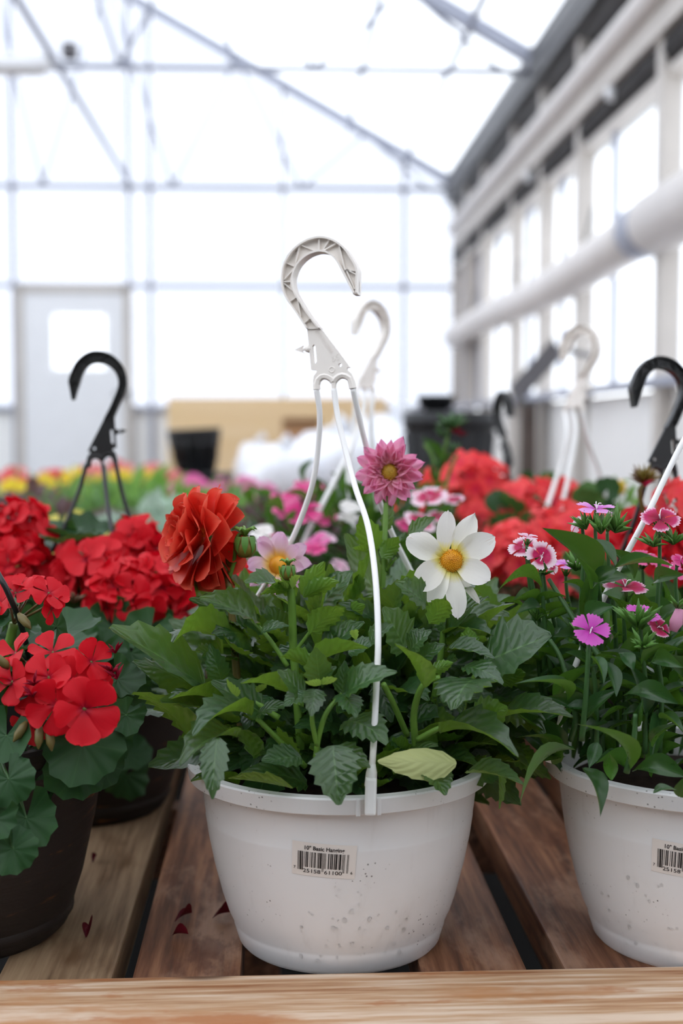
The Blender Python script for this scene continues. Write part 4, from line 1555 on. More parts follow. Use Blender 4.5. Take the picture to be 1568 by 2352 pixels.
# leaves traced one by one: base x,y, tip x,y, seen width, side shown, depth at base, depth at tip, kind
LV = [
 (470, 1578, 250, 1442, 92, 'T', 1.06, .99, 0), (508, 1562, 481, 1477, 60, 'T', 1.04, 1.03, 1), (532, 1466, 398, 1478, 58, 'U', 1.06, 1.0, 3),
 (592, 1432, 455, 1376, 62, 'T', 1.05, 1.01, 1), (505, 1430, 446, 1300, 92, 'T', 1.11, 1.1, 0), (606, 1642, 483, 1566, 74, 'T', 1.03, 1.0, 0),
 (577, 1642, 443, 1694, 36, 'T', 1.0, .95, 3), (510, 1611, 390, 1607, 26, 'U', 1.04, .99, 1), (530, 1666, 365, 1614, 42, 'T', 1.06, 1.0, 1),
 (450, 1720, 306, 1590, 46, 'U', 1.05, 1.01, 2), (542, 1692, 412, 1760, 62, 'T', .99, .94, 3), (500, 1694, 488, 1836, 72, 'T', .95, .935, 2), (672, 1811, 523, 1788, 17, 'U', .97, .985, 0),
 (764, 1712, 778, 1850, 128, 'T', .96, .945, 1), (772, 1717, 850, 1764, 52, 'T', .97, .965, 0), (797, 1655, 890, 1708, 82, 'T', .99, .96, 2),
 (734, 1566, 724, 1486, 72, 'T', .98, .965, 0), (737, 1568, 774, 1532, 42, 'T', .985, .97, 1), (724, 1583, 714, 1646, 60, 'T', .965, .95, 1),
 (698, 1596, 636, 1540, 52, 'T', .98, .965, 0), (702, 1592, 652, 1622, 46, 'T', .975, .965, 2),
 (785, 1594, 792, 1517, 48, 'T', .985, .98, 0), (793, 1592, 913, 1545, 70, 'T', .98, .95, 1), (783, 1594, 818, 1648, 58, 'T', .975, .96, 2),
 (668, 1592, 553, 1571, 38, 'U', 1.0, .96, 1), (588, 1646, 668, 1620, 26, 'T', .99, .98, 2), (715, 1530, 846, 1490, 34, 'U', 1.0, .97, 1), (720, 1534, 643, 1512, 40, 'U', 1.01, .99, 3),
 (710, 1456, 788, 1395, 64, 'U', 1.03, 1.0, 2), (768, 1422, 838, 1390, 58, 'U', 1.07, 1.05, 0), (872, 1432, 776, 1386, 42, 'T', 1.07, 1.06, 1),
 (737, 1498, 838, 1430, 62, 'T', 1.04, 1.01, 0), (800, 1445, 752, 1418, 30, 'T', 1.05, 1.04, 1),
 (694, 1368, 745, 1290, 58, 'U', 1.04, 1.03, 0), (696, 1372, 778, 1336, 46, 'U', 1.035, 1.02, 1), (650, 1356, 560, 1340, 26, 'T', 1.04, 1.0, 1), (680, 1368, 599, 1364, 30, 'U', 1.035, 1.0, 2),
 (733, 1394, 810, 1312, 74, 'T', 1.09, 1.08, 0), (640, 1470, 610, 1392, 76, 'T', 1.09, 1.08, 2), (600, 1452, 665, 1438, 30, 'T', 1.03, 1.02, 1), (660, 1480, 600, 1400, 60, 'T', 1.11, 1.12, 3),
 (863, 1268, 828, 1184, 66, 'U', 1.12, 1.1, 0), (889, 1218, 902, 1150, 34, 'T', 1.14, 1.14, 1), (876, 1282, 915, 1233, 46, 'U', 1.11, 1.1, 2), (886, 1312, 933, 1222, 34, 'T', 1.12, 1.12, 1), (850, 1268, 810, 1258, 20, 'U', 1.11, 1.09, 0), (937, 1234, 1000, 1188, 38, 'T', 1.15, 1.13, 0),
 (861, 1366, 790, 1226, 92, 'T', 1.14, 1.12, 0), (977, 1388, 905, 1338, 62, 'T', 1.05, 1.03, 1), (985, 1432, 1025, 1378, 62, 'U', 1.03, 1.0, 2), (930, 1490, 878, 1395, 88, 'T', 1.03, 1.01, 0), (941, 1497, 992, 1448, 56, 'T', 1.01, 1.0, 1), (1078, 1498, 1074, 1440, 56, 'U', 1.04, 1.04, 0),
 (1112, 1522, 1267, 1460, 136, 'T', 1.04, 1.0, 0), (1140, 1565, 1206, 1546, 52, 'U', 1.06, 1.04, 1), (975, 1580, 905, 1480, 40, 'U', .98, .95, 1), (954, 1522, 1022, 1480, 46, 'T', 1.01, 1.0, 0), (1030, 1490, 1136, 1515, 42, 'T', 1.03, 1.0, 1), (1064, 1532, 1156, 1570, 46, 'T', 1.01, .98, 2), (985, 1545, 1040, 1522, 34, 'U', 1.0, .99, 1),
 (1092, 1560, 1040, 1630, 118, 'T', .99, .95, 2), (1085, 1652, 1166, 1626, 92, 'U', 1.0, .98, 0), (1150, 1648, 1316, 1650, 52, 'T', 1.02, .97, 1), (1012, 1684, 1190, 1742, 58, 'T', 1.0, .95, 3), (1073, 1776, 1202, 1804, 46, 'T', 1.0, .96, 1), (985, 1768, 1022, 1828, 70, 'T', .98, .965, 1), (1168, 1715, 1240, 1765, 60, 'U', 1.08, 1.06, 2), (1142, 1755, 1145, 1858, 15, 'U', 1.03, 1.03, 0), (1180, 1740, 1265, 1790, 46, 'U', 1.1, 1.09, 1),
 (690, 1738, 600, 1748, 62, 'T', 1.0, .98, 0), (705, 1802, 545, 1780, 70, 'T', 1.03, 1.0, 2), (900, 1690, 955, 1750, 60, 'T', 1.03, 1.02, 1), (990, 1610, 960, 1700, 80, 'T', 1.06, 1.06, 0), (620, 1600, 560, 1680, 70, 'T', 1.06, 1.04, 2), (870, 1560, 900, 1660, 70, 'T', 1.06, 1.05, 1), (1020, 1440, 985, 1400, 44, 'T', 1.06, 1.05, 0), (905, 1420, 880, 1350, 50, 'T', 1.1, 1.1, 1),
 (850, 1475, 905, 1435, 44, 'T', 1.0, .99, 1), (800, 1500, 868, 1470, 40, 'T', 1.01, 1.0, 0), (1010, 1600, 1100, 1600, 40, 'T', 1.02, 1.0, 0), (940, 1660, 1040, 1640, 50, 'T', 1.05, 1.03, 1),
]
for k, (bx, by, tx, ty, w, sd, d0, d1, var) in enumerate(LV):
    put_leaf(dah, 'dahlia_leaf', P(bx, by, d0), P(tx, ty, d1), w / F * (d0 + d1) / 2, sd, var, rnd=rnd)
for bx, by, tx, ty, w, d in ((738, 1572, 700, 1566, 20, .96), (738, 1572, 774, 1558, 20, .96), (660, 1352, 628, 1328, 18, 1.02), (664, 1350, 640, 1300, 20, 1.03), (672, 1352, 690, 1322, 20, 1.02), (818, 1470, 812, 1448, 22, .99), (545, 1600, 520, 1560, 22, .99), (590, 1590, 612, 1572, 18, .98)):
    put_leaf(dah, 'dahlia_young', P(bx, by, d), P(tx, ty, d - .01), w / F * d, 'U', rnd=rnd)
# the pale leaf seen from below, folded along its midrib over the soil
o = put_leaf(dah, 'dahlia_pale', P(1046, 1730, .975), P(866, 1735, .965), 100 / F, 'U', 3, rnd=rnd)
me = leaf_mesh('leaf', M['dahlia_pale'], nt=5, depth=.06, arch=0, fold=.95, ripple=.01, seed=5)
o.data = me
a_, b_ = P(1046, 1736, .968), P(866, 1740, .962)
# midrib along the bottom, blades rising to a straight upper edge
o.matrix_basis = W[dah.name].inverted() @ frame(P(1048, 1752, .972), P(866, 1748, .962) - P(1048, 1752, .972), CD(0, -.45, -.9), .026, .061, .006)
# loose leaves filling the crown behind the traced ones
cc = P(800, 1600, 1.12)
for k in range(330):
    px, py = rnd.uniform(440, 1190), rnd.uniform(1385, 1790)
    d = rnd.uniform(1.06, 1.24)
    e = ((px - 815) / 400) ** 2 + ((py - 1600) / 240) ** 2
    if e > 1: continue
    b = P(px, py, d)
    dirv = Vector((b.x - cc.x, b.y - cc.y - .03, (b.z - cc.z) * .5 + .02)).normalized()
    dirv = (dirv + Vector((rnd.uniform(-.6, .6), rnd.uniform(-.6, .3), rnd.uniform(-.3, .4)))).normalized()
    L = rnd.uniform(.04, .068)
    inst('leaf', rnd.choice(LIB['dahlia_leaf']), frame(b, dirv, Vector((rnd.uniform(-.5, .5), rnd.uniform(-1.6, .2), 1)), L * .55, L), dah)
# low leaves round the rim, over the soil
for k in range(46):
    a = rnd.uniform(0, 2 * math.pi)
    r = rnd.uniform(.03, .115)
    b = POT0 + Vector((r * math.cos(a), r * math.sin(a), .142 + rnd.uniform(0, .05)))
    L = rnd.uniform(.035, .055)
    dv = Vector((math.cos(a + rnd.uniform(-.6, .6)), math.sin(a + rnd.uniform(-.6, .6)), rnd.uniform(.2, .7)))
    inst('leaf', rnd.choice(LIB['dahlia_leaf']), frame(b, dv, Vector((rnd.uniform(-.4, .4), rnd.uniform(-.4, .4), 1)), L * .55, L), dah)

# a last shaded layer at the back of the crown
for k in range(150):
    px, py = rnd.uniform(500, 1160), rnd.uniform(1430, 1740)
    b = P(px, py, rnd.uniform(1.13, 1.24))
    L = rnd.uniform(.05, .075)
    dv = Vector((rnd.uniform(-1, 1), rnd.uniform(-.6, .2), rnd.uniform(-.2, 1)))
    inst('leaf', rnd.choice(LIB['dahlia_leaf']), frame(b, dv, Vector((rnd.uniform(-.4, .4), -1.2, .8)), L * .62, L), dah)
# water beads on the leaves and the red petals
def bead_mesh():
    m = MB(); m.ball((0, 0, 0), 1, 8, 4, half=True)
    return m.mesh('water_drop', M['water'])
BEAD = bead_mesh()
lvs = [o for o in dah.children if o.name.split('.')[0] == 'leaf'][:len(LV)]
for k in range(60):
    o = rnd.choice(lvs)
    v = rnd.choice([v for v in o.data.vertices if .15 < v.co.y < .85 and abs(v.co.x) < .38])
    Mo = W[o.name]
    p = Mo @ v.co
    n = (Mo.to_3x3().inverted().transposed() @ v.normal).normalized()
    s = rnd.choice((.0007, .0009, .0013))
    inst('water_drop', BEAD, frame(p, n.orthogonal(), n, s, s, s * .7), dah)

# stems
ST = [
 ([(555, 1700, 1.09), (543, 1550, 1.08), (533, 1420, 1.075), (524, 1335, 1.075), (508, 1290, 1.085)], .0035, .0027, 'stem_red'),
 ([(524, 1335, 1.075), (537, 1290, 1.07), (541, 1250, 1.065), (548, 1228, 1.065), (562, 1226, 1.065)], .0018, .0014, 'stem'),
 ([(690, 1720, 1.05), (674, 1500, 1.04), (671, 1420, 1.035), (668, 1360, 1.03), (660, 1322, 1.03)], .0035, .0032, 'stem'),
 ([(850, 1700, 1.13), (868, 1450, 1.12), (880, 1320, 1.12), (884, 1220, 1.125), (886, 1140, 1.13)], .003, .0022, 'stem'),
 ([(990, 1650, 1.08), (1015, 1480, 1.07), (1018, 1420, 1.07), (1030, 1340, 1.075), (1038, 1290, 1.085)], .003, .0025, 'stem'),
 ([(726, 1760, .985), (728, 1710, .98), (748, 1640, .975), (785, 1595, .98)], .0026, .0018, 'stem'), ([(728, 1712, .98), (716, 1650, .972), (722, 1585, .97)], .0022, .0016, 'stem'),
 ([(700, 1760, 1.02), (640, 1700, 1.0), (590, 1650, .99)], .0026, .002, 'stem'), ([(955, 1720, 1.02), (950, 1640, 1.01), (970, 1575, 1.0), (1010, 1555, 1.0)], .0032, .0022, 'stem'), ([(958, 1700, 1.01), (1010, 1672, 1.0), (1088, 1650, 1.0)], .0026, .0018, 'stem'),
 ([(935, 1690, 1.03), (905, 1620, 1.02), (880, 1570, 1.01)], .0026, .0022, 'stem'), ([(640, 1650, 1.03), (560, 1600, 1.03), (470, 1575, 1.05)], .0028, .002, 'stem'),
 ([(675, 1500, 1.04), (720, 1440, 1.035)], .0018, .0014, 'stem'), ([(660, 1530, 1.04), (620, 1470, 1.04), (580, 1425, 1.05)], .0022, .0016, 'stem'), ([(690, 1750, 1.07), (688, 1600, 1.05)], .004, .0035, 'stem'),
 ([(1060, 1640, 1.05), (1085, 1560, 1.04), (1120, 1520, 1.04)], .0024, .0018, 'stem'), ([(885, 1312, 1.12), (910, 1280, 1.12)], .0014, .0012, 'stem'),
]
for pts, r0, r1, mt in ST:
    stalk(dah, [P(*p) for p in pts], r0, r1, mt)

# the red dahlia, turned to the left
c = P(432, 1232, 1.08)
ax = CD(-.90, .10, .42)
m = MB(); m.ball(Vector((0, 0, 0)), .010, 12, 8)
fl = flower_part(dah, 'flower', c, m, 'dahlia_disc'); fl['label'] = 'large red-orange double dahlia turned to the left'
L = .0400
petals(fl, c - ax * .012, ax, [(7, 22, .60, .76, .05, .14), (9, 42, .78, .82, .1, .08), (10, 62, .92, .86, .13, .02), (11, 82, 1.0, .86, .16, -.08), (11, 102, 1.0, .84, .17, -.16), (10, 122, .92, .82, .16, -.26)], PET['red_dahlia'], rnd, L, .3, .13)
for k in range(16):
    pass
m = MB()
for k in range(7):
    th = k * 2 * math.pi / 7
    x = ax.orthogonal().normalized(); y = ax.cross(x)
    r_ = x * math.cos(th) + y * math.sin(th)
    m.tube([-ax * .024, -ax * .021 + r_ * .006, -ax * .020 + r_ * .011], [.003, .002, .0005], 5)
m.ball(-ax * .021, .0045, 8, 6)
m.obj('calyx', M['calyx'], fl, T(c))
# the pink dahlia
c = P(895, 1084, 1.13)
ax = CD(-.12, -.02, 1)
m = MB(); m.lathe([(.0074, -.001), (.0070, .002), (.0050, .0042), (.0024, .0052), (.0003, .0055)], 16, axis_matrix((0, 0, 0), ax, 1))
for k in range(60):
    a = k * 2.39996; rr = .0069 * math.sqrt((k + .5) / 60)
    q = axis_matrix((0, 0, 0), ax, 1) @ Vector((rr * math.cos(a), rr * math.sin(a), .0052 - (rr / .0074) ** 2 * .0036))
    m.ball(q, .00085, 5, 3)
fl = flower_part(dah, 'flower', c, m, 'dahlia_disc2'); fl['label'] = 'pink dahlia with an ochre eye, facing forward'
petals(fl, c - ax * .002, ax, [(10, 34, .46, .58, .27, .02), (12, 54, .74, .50, .25, .0), (12, 68, .97, .46, .22, -.06), (12, 82, 1.1, .44, .2, -.12)], PET['pink_dahlia'], rnd, .0250, .1, .15)
m = MB(); m.ball(-ax * .009, .0062, 8, 6); m.obj('calyx', M['calyx'], fl, T(c))
# the white dahlia, petals traced one by one
c = P(1037, 1288, 1.06)
ax = CD(-.05, .12, 1)
Q = axis_matrix((0, 0, 0), ax, 1)
m = MB(); m.lathe([(.0098, -.001), (.0092, .003), (.0070, .0062), (.0036, .0078), (.0003, .0082)], 18, Q)
for k in range(150):
    a = k * 2.39996; rr = .0095 * math.sqrt((k + .5) / 150)
    q = Q @ Vector((rr * math.cos(a), rr * math.sin(a), .0080 - (rr / .0098) ** 2 * .0062))
    dv = (Q.to_3x3() @ Vector((rr * math.cos(a) * 60, rr * math.sin(a) * 60, 1))).normalized()
    m.tube([q - dv * .001, q + dv * rnd.uniform(.0012, .0026)], [.00055, .00035], 4)
fl = flower_part(dah, 'flower', c, m, 'dahlia_disc'); fl['label'] = 'white single dahlia with an orange eye'
def wp(x, y):
    return 780 + x / 2.613, 960 + y / 2.613
WP = [((620, 800), (650, 556), 112, 0.0, 0, 'white_dahlia'), ((690, 790), (812, 566), 132, .0, 1, 'white_point'), ((720, 812), (926, 722), 165, .006, 2, 'white_dahlia'), ((715, 870), (904, 975), 150, .004, 3, 'white_dahlia'),
      ((705, 930), (846, 1122), 48, -.006, 0, 'white_point'), ((668, 925), (712, 1205), 118, .004, 1, 'white_dahlia'), ((635, 910), (545, 1122), 128, -.004, 2, 'white_dahlia'), ((615, 875), (446, 1020), 165, .003, 3, 'white_dahlia'), ((612, 840), (402, 715), 150, -.002, 4, 'white_dahlia'), ((600, 830), (470, 690), 110, -.006, 0, 'white_dahlia')]
for b_, t_, w_, dz, var, key in WP:
    b = P(*wp(*b_), 1.058); t_ = P(*wp(*t_), 1.05 - dz)
    a = t_ - b
    b = b - a * .1
    a = t_ - b
    inst('petal', PET[key][var % len(PET[key])], frame(b, a, ax + Vector((rnd.uniform(-.25, .25), 0, rnd.uniform(-.25, .25))), w_ / 2.613 / F * 1.055, a.length), fl)
m = MB(); m.ball(-ax * .006, .008, 8, 6); m.obj('calyx', M['calyx'], fl, T(c))
# the pale pink dahlia, half hidden behind the leaves
c = P(640, 1300, 1.13)
ax = CD(-.15, .35, .93)
m = MB(); m.ball((0, 0, 0), .009, 10, 6)
fl = flower_part(dah, 'flower', c, m, 'dahlia_disc'); fl['label'] = 'pale pink and yellow dahlia half hidden by leaves'
petals(fl, c, ax, [(7, 62, .92, .52, .18, .0), (8, 80, 1.0, .52, .18, -.05)], PET['pale_dahlia'], rnd, .0255, .2, .12)
m = MB(); m.ball(-ax * .006, .007, 8, 6); m.obj('calyx', M['calyx'], fl, T(c))
stalk(dah, [P(690, 1720, 1.16), P(660, 1450, 1.15), c], .0028, .0022, 'stem')
# buds
def bud(px, py, d, r, tips=True):
    c = P(px, py, d)
    m = MB()
    m.lathe([(.0005, -r * .95), (r * .6, -r * .85), (r * .98, -r * .2), (r * .95, r * .3), (r * .6, r * .9), (.0005, r * 1.0)], 14, T(c))
    b = m.obj('bud', M['bud'], dah)
    m = MB()
    for k in range(8):   # overlapping green scales
        a = k * 2 * math.pi / 8
        rows = []
        for t in (0, .35, .7, 1):
            z = r * (1.0 - 1.55 * t); rr = r * (.35 + .72 * math.sin(math.pi * (.25 + .5 * t)))
            w = .34 * (1 - t ** 2)
            rows.append([(c.x + rr * math.cos(a + s * w), c.y + rr * math.sin(a + s * w), c.z + z) for s in (-1, 0, 1)])
        m.grid(rows)
    m.obj('scale', M['calyx'], b); b.children[-1]['kind'] = 'stuff'
    m = MB()
    for k in range(5):
        a = k * 2 * math.pi / 5 + .5
        m.tube([(c.x, c.y, c.z + r), (c.x + r * .3 * math.cos(a), c.y + r * .3 * math.sin(a), c.z + r * 1.5), (c.x + r * .85 * math.cos(a), c.y + r * .85 * math.sin(a), c.z + r * 1.75), (c.x + r * 1.2 * math.cos(a), c.y + r * 1.2 * math.sin(a), c.z + r * 1.55)], [r * .12, r * .2, r * .16, r * .02], 6)
    m.obj('sepal', M['stem'], b); b.children[-1]['kind'] = 'stuff'
bud(563, 1257, 1.06, .0093)
bud(533, 1290, 1.08, .0055)
bud(662, 1316, 1.025, .0062)

# ------------------------------------------------------------------ the white basket of dianthus on the right
pr = P(1598, 1900, D0)
POT1 = Vector((pr.x, pr.y, ZT))
dia = thing('dianthus_basket', POT1, 'white hanging basket of pink and crimson dianthus at the right edge', 'hanging basket')
rnd = random.Random(23)
white_pot(dia, POT1, 96)
la, lz = label_angle(POT1, 1571, 1977)
for k in range(30):
    v = proj(Vector((POT1.x + pot_r(lz) * math.cos(la), POT1.y + pot_r(lz) * math.sin(la), POT1.z + lz)))
    lz += (v[1] - 1977) / 2950 * .8
barcode_label(dia, POT1, la, lz, math.radians(-3.5))
water_drops(dia, POT1, 30, rnd, la - .75, la + .2, .012, .08)
HM1 = hook_matrix(1672, 862, D0, 1.25, stretch=False)
pth1 = [P(1640, 905, 1.10), P(1568, 1015, 1.085), P(1482, 1190, 1.07), P(1400, 1345, 1.06), P(1340, 1480, 1.055), P(1303, 1585, 1.055), P(1279, 1690, 1.06), P(1262, 1745, 1.06)]
others = auto_paths(HM1, POT1, .125, .155, (0, -1.2, .8))
hanger(dia, 'white', HM1, [pth1, others[1], others[2]], r=.0026)

UPT = CD(0, .9, .45)
tops = []
def dflower(px, py, d, w, ax, key):
    tops.append((dianthus(dia, px, py, d, w, ax, key, rnd), px, py, d))
dflower(1370, 1170, 1.02, 84, CD(.05, .97, .22), 'violet_dianthus')
dflower(1515, 1192, 1.05, 80, CD(-.1, .75, .6), 'crimson_dianthus')
dflower(1243, 1278, 1.04, 70, CD(.1, .35, .93), 'fringed_dianthus')
dflower(1203, 1258, 1.06, 64, CD(-.3, .75, .55), 'fringed_dianthus')
dflower(1355, 1448, .985, 80, CD(0, .55, .84), 'magenta_dianthus')
dflower(1477, 1412, 1.0, 78, CD(.1, .93, .35), 'magenta_dianthus')
dflower(1513, 1442, 1.0, 56, CD(.4, .6, .7), 'crimson_dianthus')
dflower(1435, 1348, 1.04, 92, CD(0, .96, .25), 'crimson_dianthus')
dflower(1300, 1298, 1.1, 58, CD(0, .97, .25), 'violet_dianthus')
dflower(1480, 1282, 1.13, 64, CD(.1, .85, .5), 'rose_dianthus')
dflower(1535, 1312, 1.12, 70, CD(.3, .8, .5), 'rose_dianthus')
dflower(1562, 1288, 1.09, 44, CD(.3, .7, .6), 'rose_dianthus')
dflower(1400, 1205, 1.06, 40, CD(.3, .9, .3), 'pale_petal')
dflower(1325, 1205, 1.03, 38, CD(-.8, .4, .4), 'pale_petal')
dflower(1212, 1234, 1.05, 44, CD(.1, .9, .2), 'pale_petal')
dflower(1262, 1296, 1.06, 50, CD(.6, .3, .6), 'fringed_dianthus')
for e, px, py, d in tops:
    bx = px + (1480 - px) * .22 + rnd.uniform(-15, 15)
    b = P(bx, 1730, d + .04)
    mid = e.lerp(b, .45) + Vector((rnd.uniform(-.006, .006), 0, .0))
    stalk(dia, [b, mid, e.lerp(b, .12), e], .0022, .0014, 'stem_dark')
    for t in (.3, .55, .78):     # opposite narrow leaves at the joints
        if rnd.random() < .2: continue
        q = e.lerp(b, t)
        for s in (-1, 1):
            L = rnd.uniform(.028, .045) * (.7 + .5 * t)
            dv = Vector((s * rnd.uniform(.5, 1), rnd.uniform(-.7, .5), rnd.uniform(.1, .7)))
            inst('leaf', rnd.choice(LIB['dianthus_leaf']), frame(q, dv, Vector((0, -.3, 1)) - dv * .2, L * rnd.uniform(.2, .3), L), dia)
# tufts of pointed green buds below the flowers
def tuft(root, px, py, d, size, n, mat='calyx'):
    c = P(px, py, d)
    m = MB()
    for k in range(n):
        dv = Vector((rnd.uniform(-1, 1), rnd.uniform(-1, .6), rnd.uniform(.2, 1.3))).normalized()
        s = size * rnd.uniform(.5, 1)
        m.tube([c, c + dv * s * .5 + Vector((0, 0, .001)), c + dv * s], [s * .05, s * .1, s * .008], 5)
    o = m.obj('bud_tuft', M[mat], root); o['kind'] = 'stuff'
for px, py, d, s, n in ((1345, 1215, 1.02, .02, 14), (1412, 1222, 1.03, .024, 20), (1380, 1225, 1.01, .022, 16), (1322, 1310, 1.08, .02, 14), (1465, 1440, .99, .026, 22), (1335, 1462, 1.0, .018, 8), (1380, 1465, 1.0, .016, 8), (1232, 1425, 1.06, .018, 14), (1250, 1320, 1.05, .016, 10), (1545, 1250, 1.05, .022, 16), (1555, 1400, 1.0, .016, 8), (1475, 1490, .98, .02, 12), (1500, 1255, 1.05, .02, 12)):
    tuft(dia, px, py, d, s, n)
# pink rolled bud at the edge
m = MB(); m.tube([P(1545, 1450, 1.0), P(1552, 1430, 1.0), P(1560, 1398, 1.0)], [.003, .0055, .003], 8); m.obj('bud', M['pale_petal'], dia)
DLV = [
 (1355, 1352, 1243, 1212, 32, 'T', 1.0, .97, 1), (1362, 1350, 1420, 1305, 26, 'T', .99, .985, 2), (1412, 1305, 1548, 1302, 30, 'T', .985, .98, 1), (1368, 1240, 1416, 1303, 30, 'T', 1.0, .985, 0), (1340, 1425, 1372, 1275, 46, 'T', 1.04, 1.03, 0), (1350, 1432, 1414, 1392, 48, 'T', 1.01, 1.0, 4), (1244, 1350, 1141, 1358, 14, 'T', 1.02, .98, 2),
 (1302, 1606, 1182, 1570, 40, 'T', 1.0, .95, 2), (1334, 1648, 1254, 1600, 36, 'T', 1.02, 1.0, 1), (1344, 1652, 1420, 1582, 40, 'T', 1.0, .99, 0), (1440, 1772, 1320, 1662, 34, 'T', .985, .94, 2), (1458, 1668, 1477, 1604, 28, 'T', .98, .97, 1), (1490, 1526, 1570, 1534, 28, 'T', 1.0, .97, 2), (1515, 1650, 1575, 1690, 30, 'T', .99, .96, 1), (1452, 1772, 1580, 1786, 36, 'T', .98, .96, 2),
 (1338, 1764, 1378, 1876, 56, 'T', .985, .965, 1), (1320, 1722, 1192, 1850, 36, 'T', 1.02, .97, 2), (1372, 1706, 1352, 1765, 40, 'T', .98, .97, 0), (1404, 1792, 1400, 1732, 40, 'U', .97, .965, 1), (1432, 1598, 1558, 1618, 32, 'T', .99, .97, 2), (1357, 1510, 1386, 1574, 32, 'T', .98, .96, 1), (1290, 1732, 1184, 1694, 27, 'T', 1.03, 1.0, 2), (1290, 1740, 1235, 1750, 36, 'T', 1.04, 1.02, 1),
 (1390, 1520, 1415, 1600, 36, 'T', .99, .97, 0), (1420, 1500, 1455, 1540, 28, 'T', .99, .98, 2), (1250, 1420, 1262, 1480, 40, 'T', 1.06, 1.06, 0), (1262, 1480, 1290, 1440, 40, 'T', 1.06, 1.06, 1), (1480, 1640, 1440, 1520, 44, 'T', 1.02, 1.0, 0), (1455, 1330, 1400, 1260, 26, 'T', 1.06, 1.06, 1), (1500, 1345, 1572, 1320, 26, 'T', 1.05, 1.02, 2), (1560, 1560, 1500, 1500, 30, 'T', 1.02, 1.0, 1), (1300, 1640, 1235, 1665, 30, 'T', 1.05, 1.03, 1), (1395, 1660, 1330, 1690, 30, 'T', 1.02, 1.0, 0), (1500, 1715, 1560, 1660, 30, 'T', 1.0, .98, 1), (1560, 1830, 1575, 1780, 40, 'T', .96, .95, 0), (1500, 1822, 1555, 1815, 24, 'T', .955, .95, 1),
]
for bx, by, tx, ty, w, sd, d0, d1, var in DLV:
    put_leaf(dia, 'dianthus_leaf', P(bx, by, d0), P(tx, ty, d1), .8 * w / F * (d0 + d1) / 2, sd, var, .2, rnd=rnd)
for k in range(210):
    px, py = rnd.uniform(1215, 1760), rnd.uniform(1400, 1790)
    d = rnd.uniform(1.03, 1.24)
    if ((px - 1590) / 380) ** 2 + ((py - 1640) / 240) ** 2 > 1: continue
    b = P(px, py, d)
    L = rnd.uniform(.035, .065)
    dv = Vector((rnd.uniform(-1, 1), rnd.uniform(-1, .5), rnd.uniform(-.1, 1.1)))
    inst('leaf', rnd.choice(LIB['dianthus_leaf']), frame(b, dv, Vector((rnd.uniform(-.5, .5), rnd.uniform(-.8, .2), 1)), L * rnd.uniform(.2, .32), L), dia)
for pts in ([(1335, 1700, 1.0), (1345, 1600, .99), (1352, 1475, .985)], [(1438, 1775, .98), (1455, 1700, .975), (1459, 1640, .97)], [(1385, 1520, 1.02), (1330, 1440, 1.04), (1260, 1330, 1.06)], [(1310, 1700, 1.03), (1320, 1640, 1.02), (1290, 1520, 1.03), (1262, 1470, 1.04)]):
    stalk(dia, [P(*p) for p in pts], .0026, .0018, 'stem_dark')

# ------------------------------------------------------------------ red geranium in a dark barrel pot, left front
pl = P(-96, 1900, 1.13)
POT2 = Vector((pl.x, pl.y, ZT))
ger = thing('geranium_pot', POT2, 'dark barrel-style pot of bright red geraniums at the left edge, nearest the front', 'potted plant')
rnd = random.Random(5)
barrel_pot(ger, POT2, 1.0)
HM2 = hook_matrix(-150, 800, 1.15, 0, mirror=True)
hanger(ger, 'black', HM2, [[P(-100, 1080, 1.1), P(-20, 1285, 1.04), P(20, 1365, 1.03), P(60, 1480, 1.06), P(110, 1760, 1.12)]] + auto_paths(HM2, POT2, .125, .17, (2.2, 4.4, 3.2))[:2], r=.0024, detail=False)
FL = [(121, 1498, 112, (.05, .75, .6), 1.0), (112, 1556, 124, (-.15, .35, .95), .975), (128, 1622, 136, (.0, -.1, 1), .965), (194, 1628, 158, (.3, -.05, .95), .955), (210, 1520, 106, (.65, .35, .65), .99), (28, 1566, 116, (-.5, .15, .85), .98), (36, 1500, 108, (-.5, .65, .5), 1.0), (72, 1660, 104, (-.3, -.5, .8), .99), (165, 1565, 110, (.35, .4, .8), .985), (232, 1580, 80, (.8, .0, .5), 1.01), (80, 1590, 110, (-.2, .1, 1), .985),
      (36, 1362, 108, (-.2, .75, .6), 1.06), (112, 1362, 96, (.6, .6, .5), 1.04), (118, 1398, 70, (.8, -.1, .4), 1.04), (0, 1385, 100, (-.6, .4, .6), 1.05), (70, 1345, 80, (.2, .9, .3), 1.07)]
for px, py, w, a, d in FL:
    floret(ger, P(px, py, d), CD(*a), w / F * d, 'red_geranium', rnd)
hub = P(125, 1590, 1.03)
stalk(ger, [P(60, 1800, 1.08), P(110, 1700, 1.05), hub], .0035, .003, 'stem_dark', 'flower_stalk')
hub2 = P(32, 1432, 1.06)
stalk(ger, [P(0, 1700, 1.1), P(15, 1520, 1.07), hub2], .0045, .004, 'stem', 'flower_stalk')
for i, (px, py, w, a, d) in enumerate(FL):
    h = hub if i < 11 else hub2
    stalk(ger, [h, P(px, py, d) - CD(*a) * (w / F * d * .3)], .0012, .0012, 'stem_red', 'pedicel', 5, 2)
for px, py, d, dx, dy in ((48, 1678, .975, -.5, -.8), (90, 1690, .97, 0, -1), (115, 1695, .97, .2, -1), (5, 1520, .98, -.6, .6), (55, 1425, 1.03, .5, -.5)):
    b = P(px, py, d)
    dv = CD(dx, dy, .3)
    m = MB(); m.tube([b - dv * .008, b - dv * .003, b + dv * .004, b + dv * .010], [.0015, .0036, .0034, .0006], 8)
    m.obj('bud', M['stem_red'], ger)
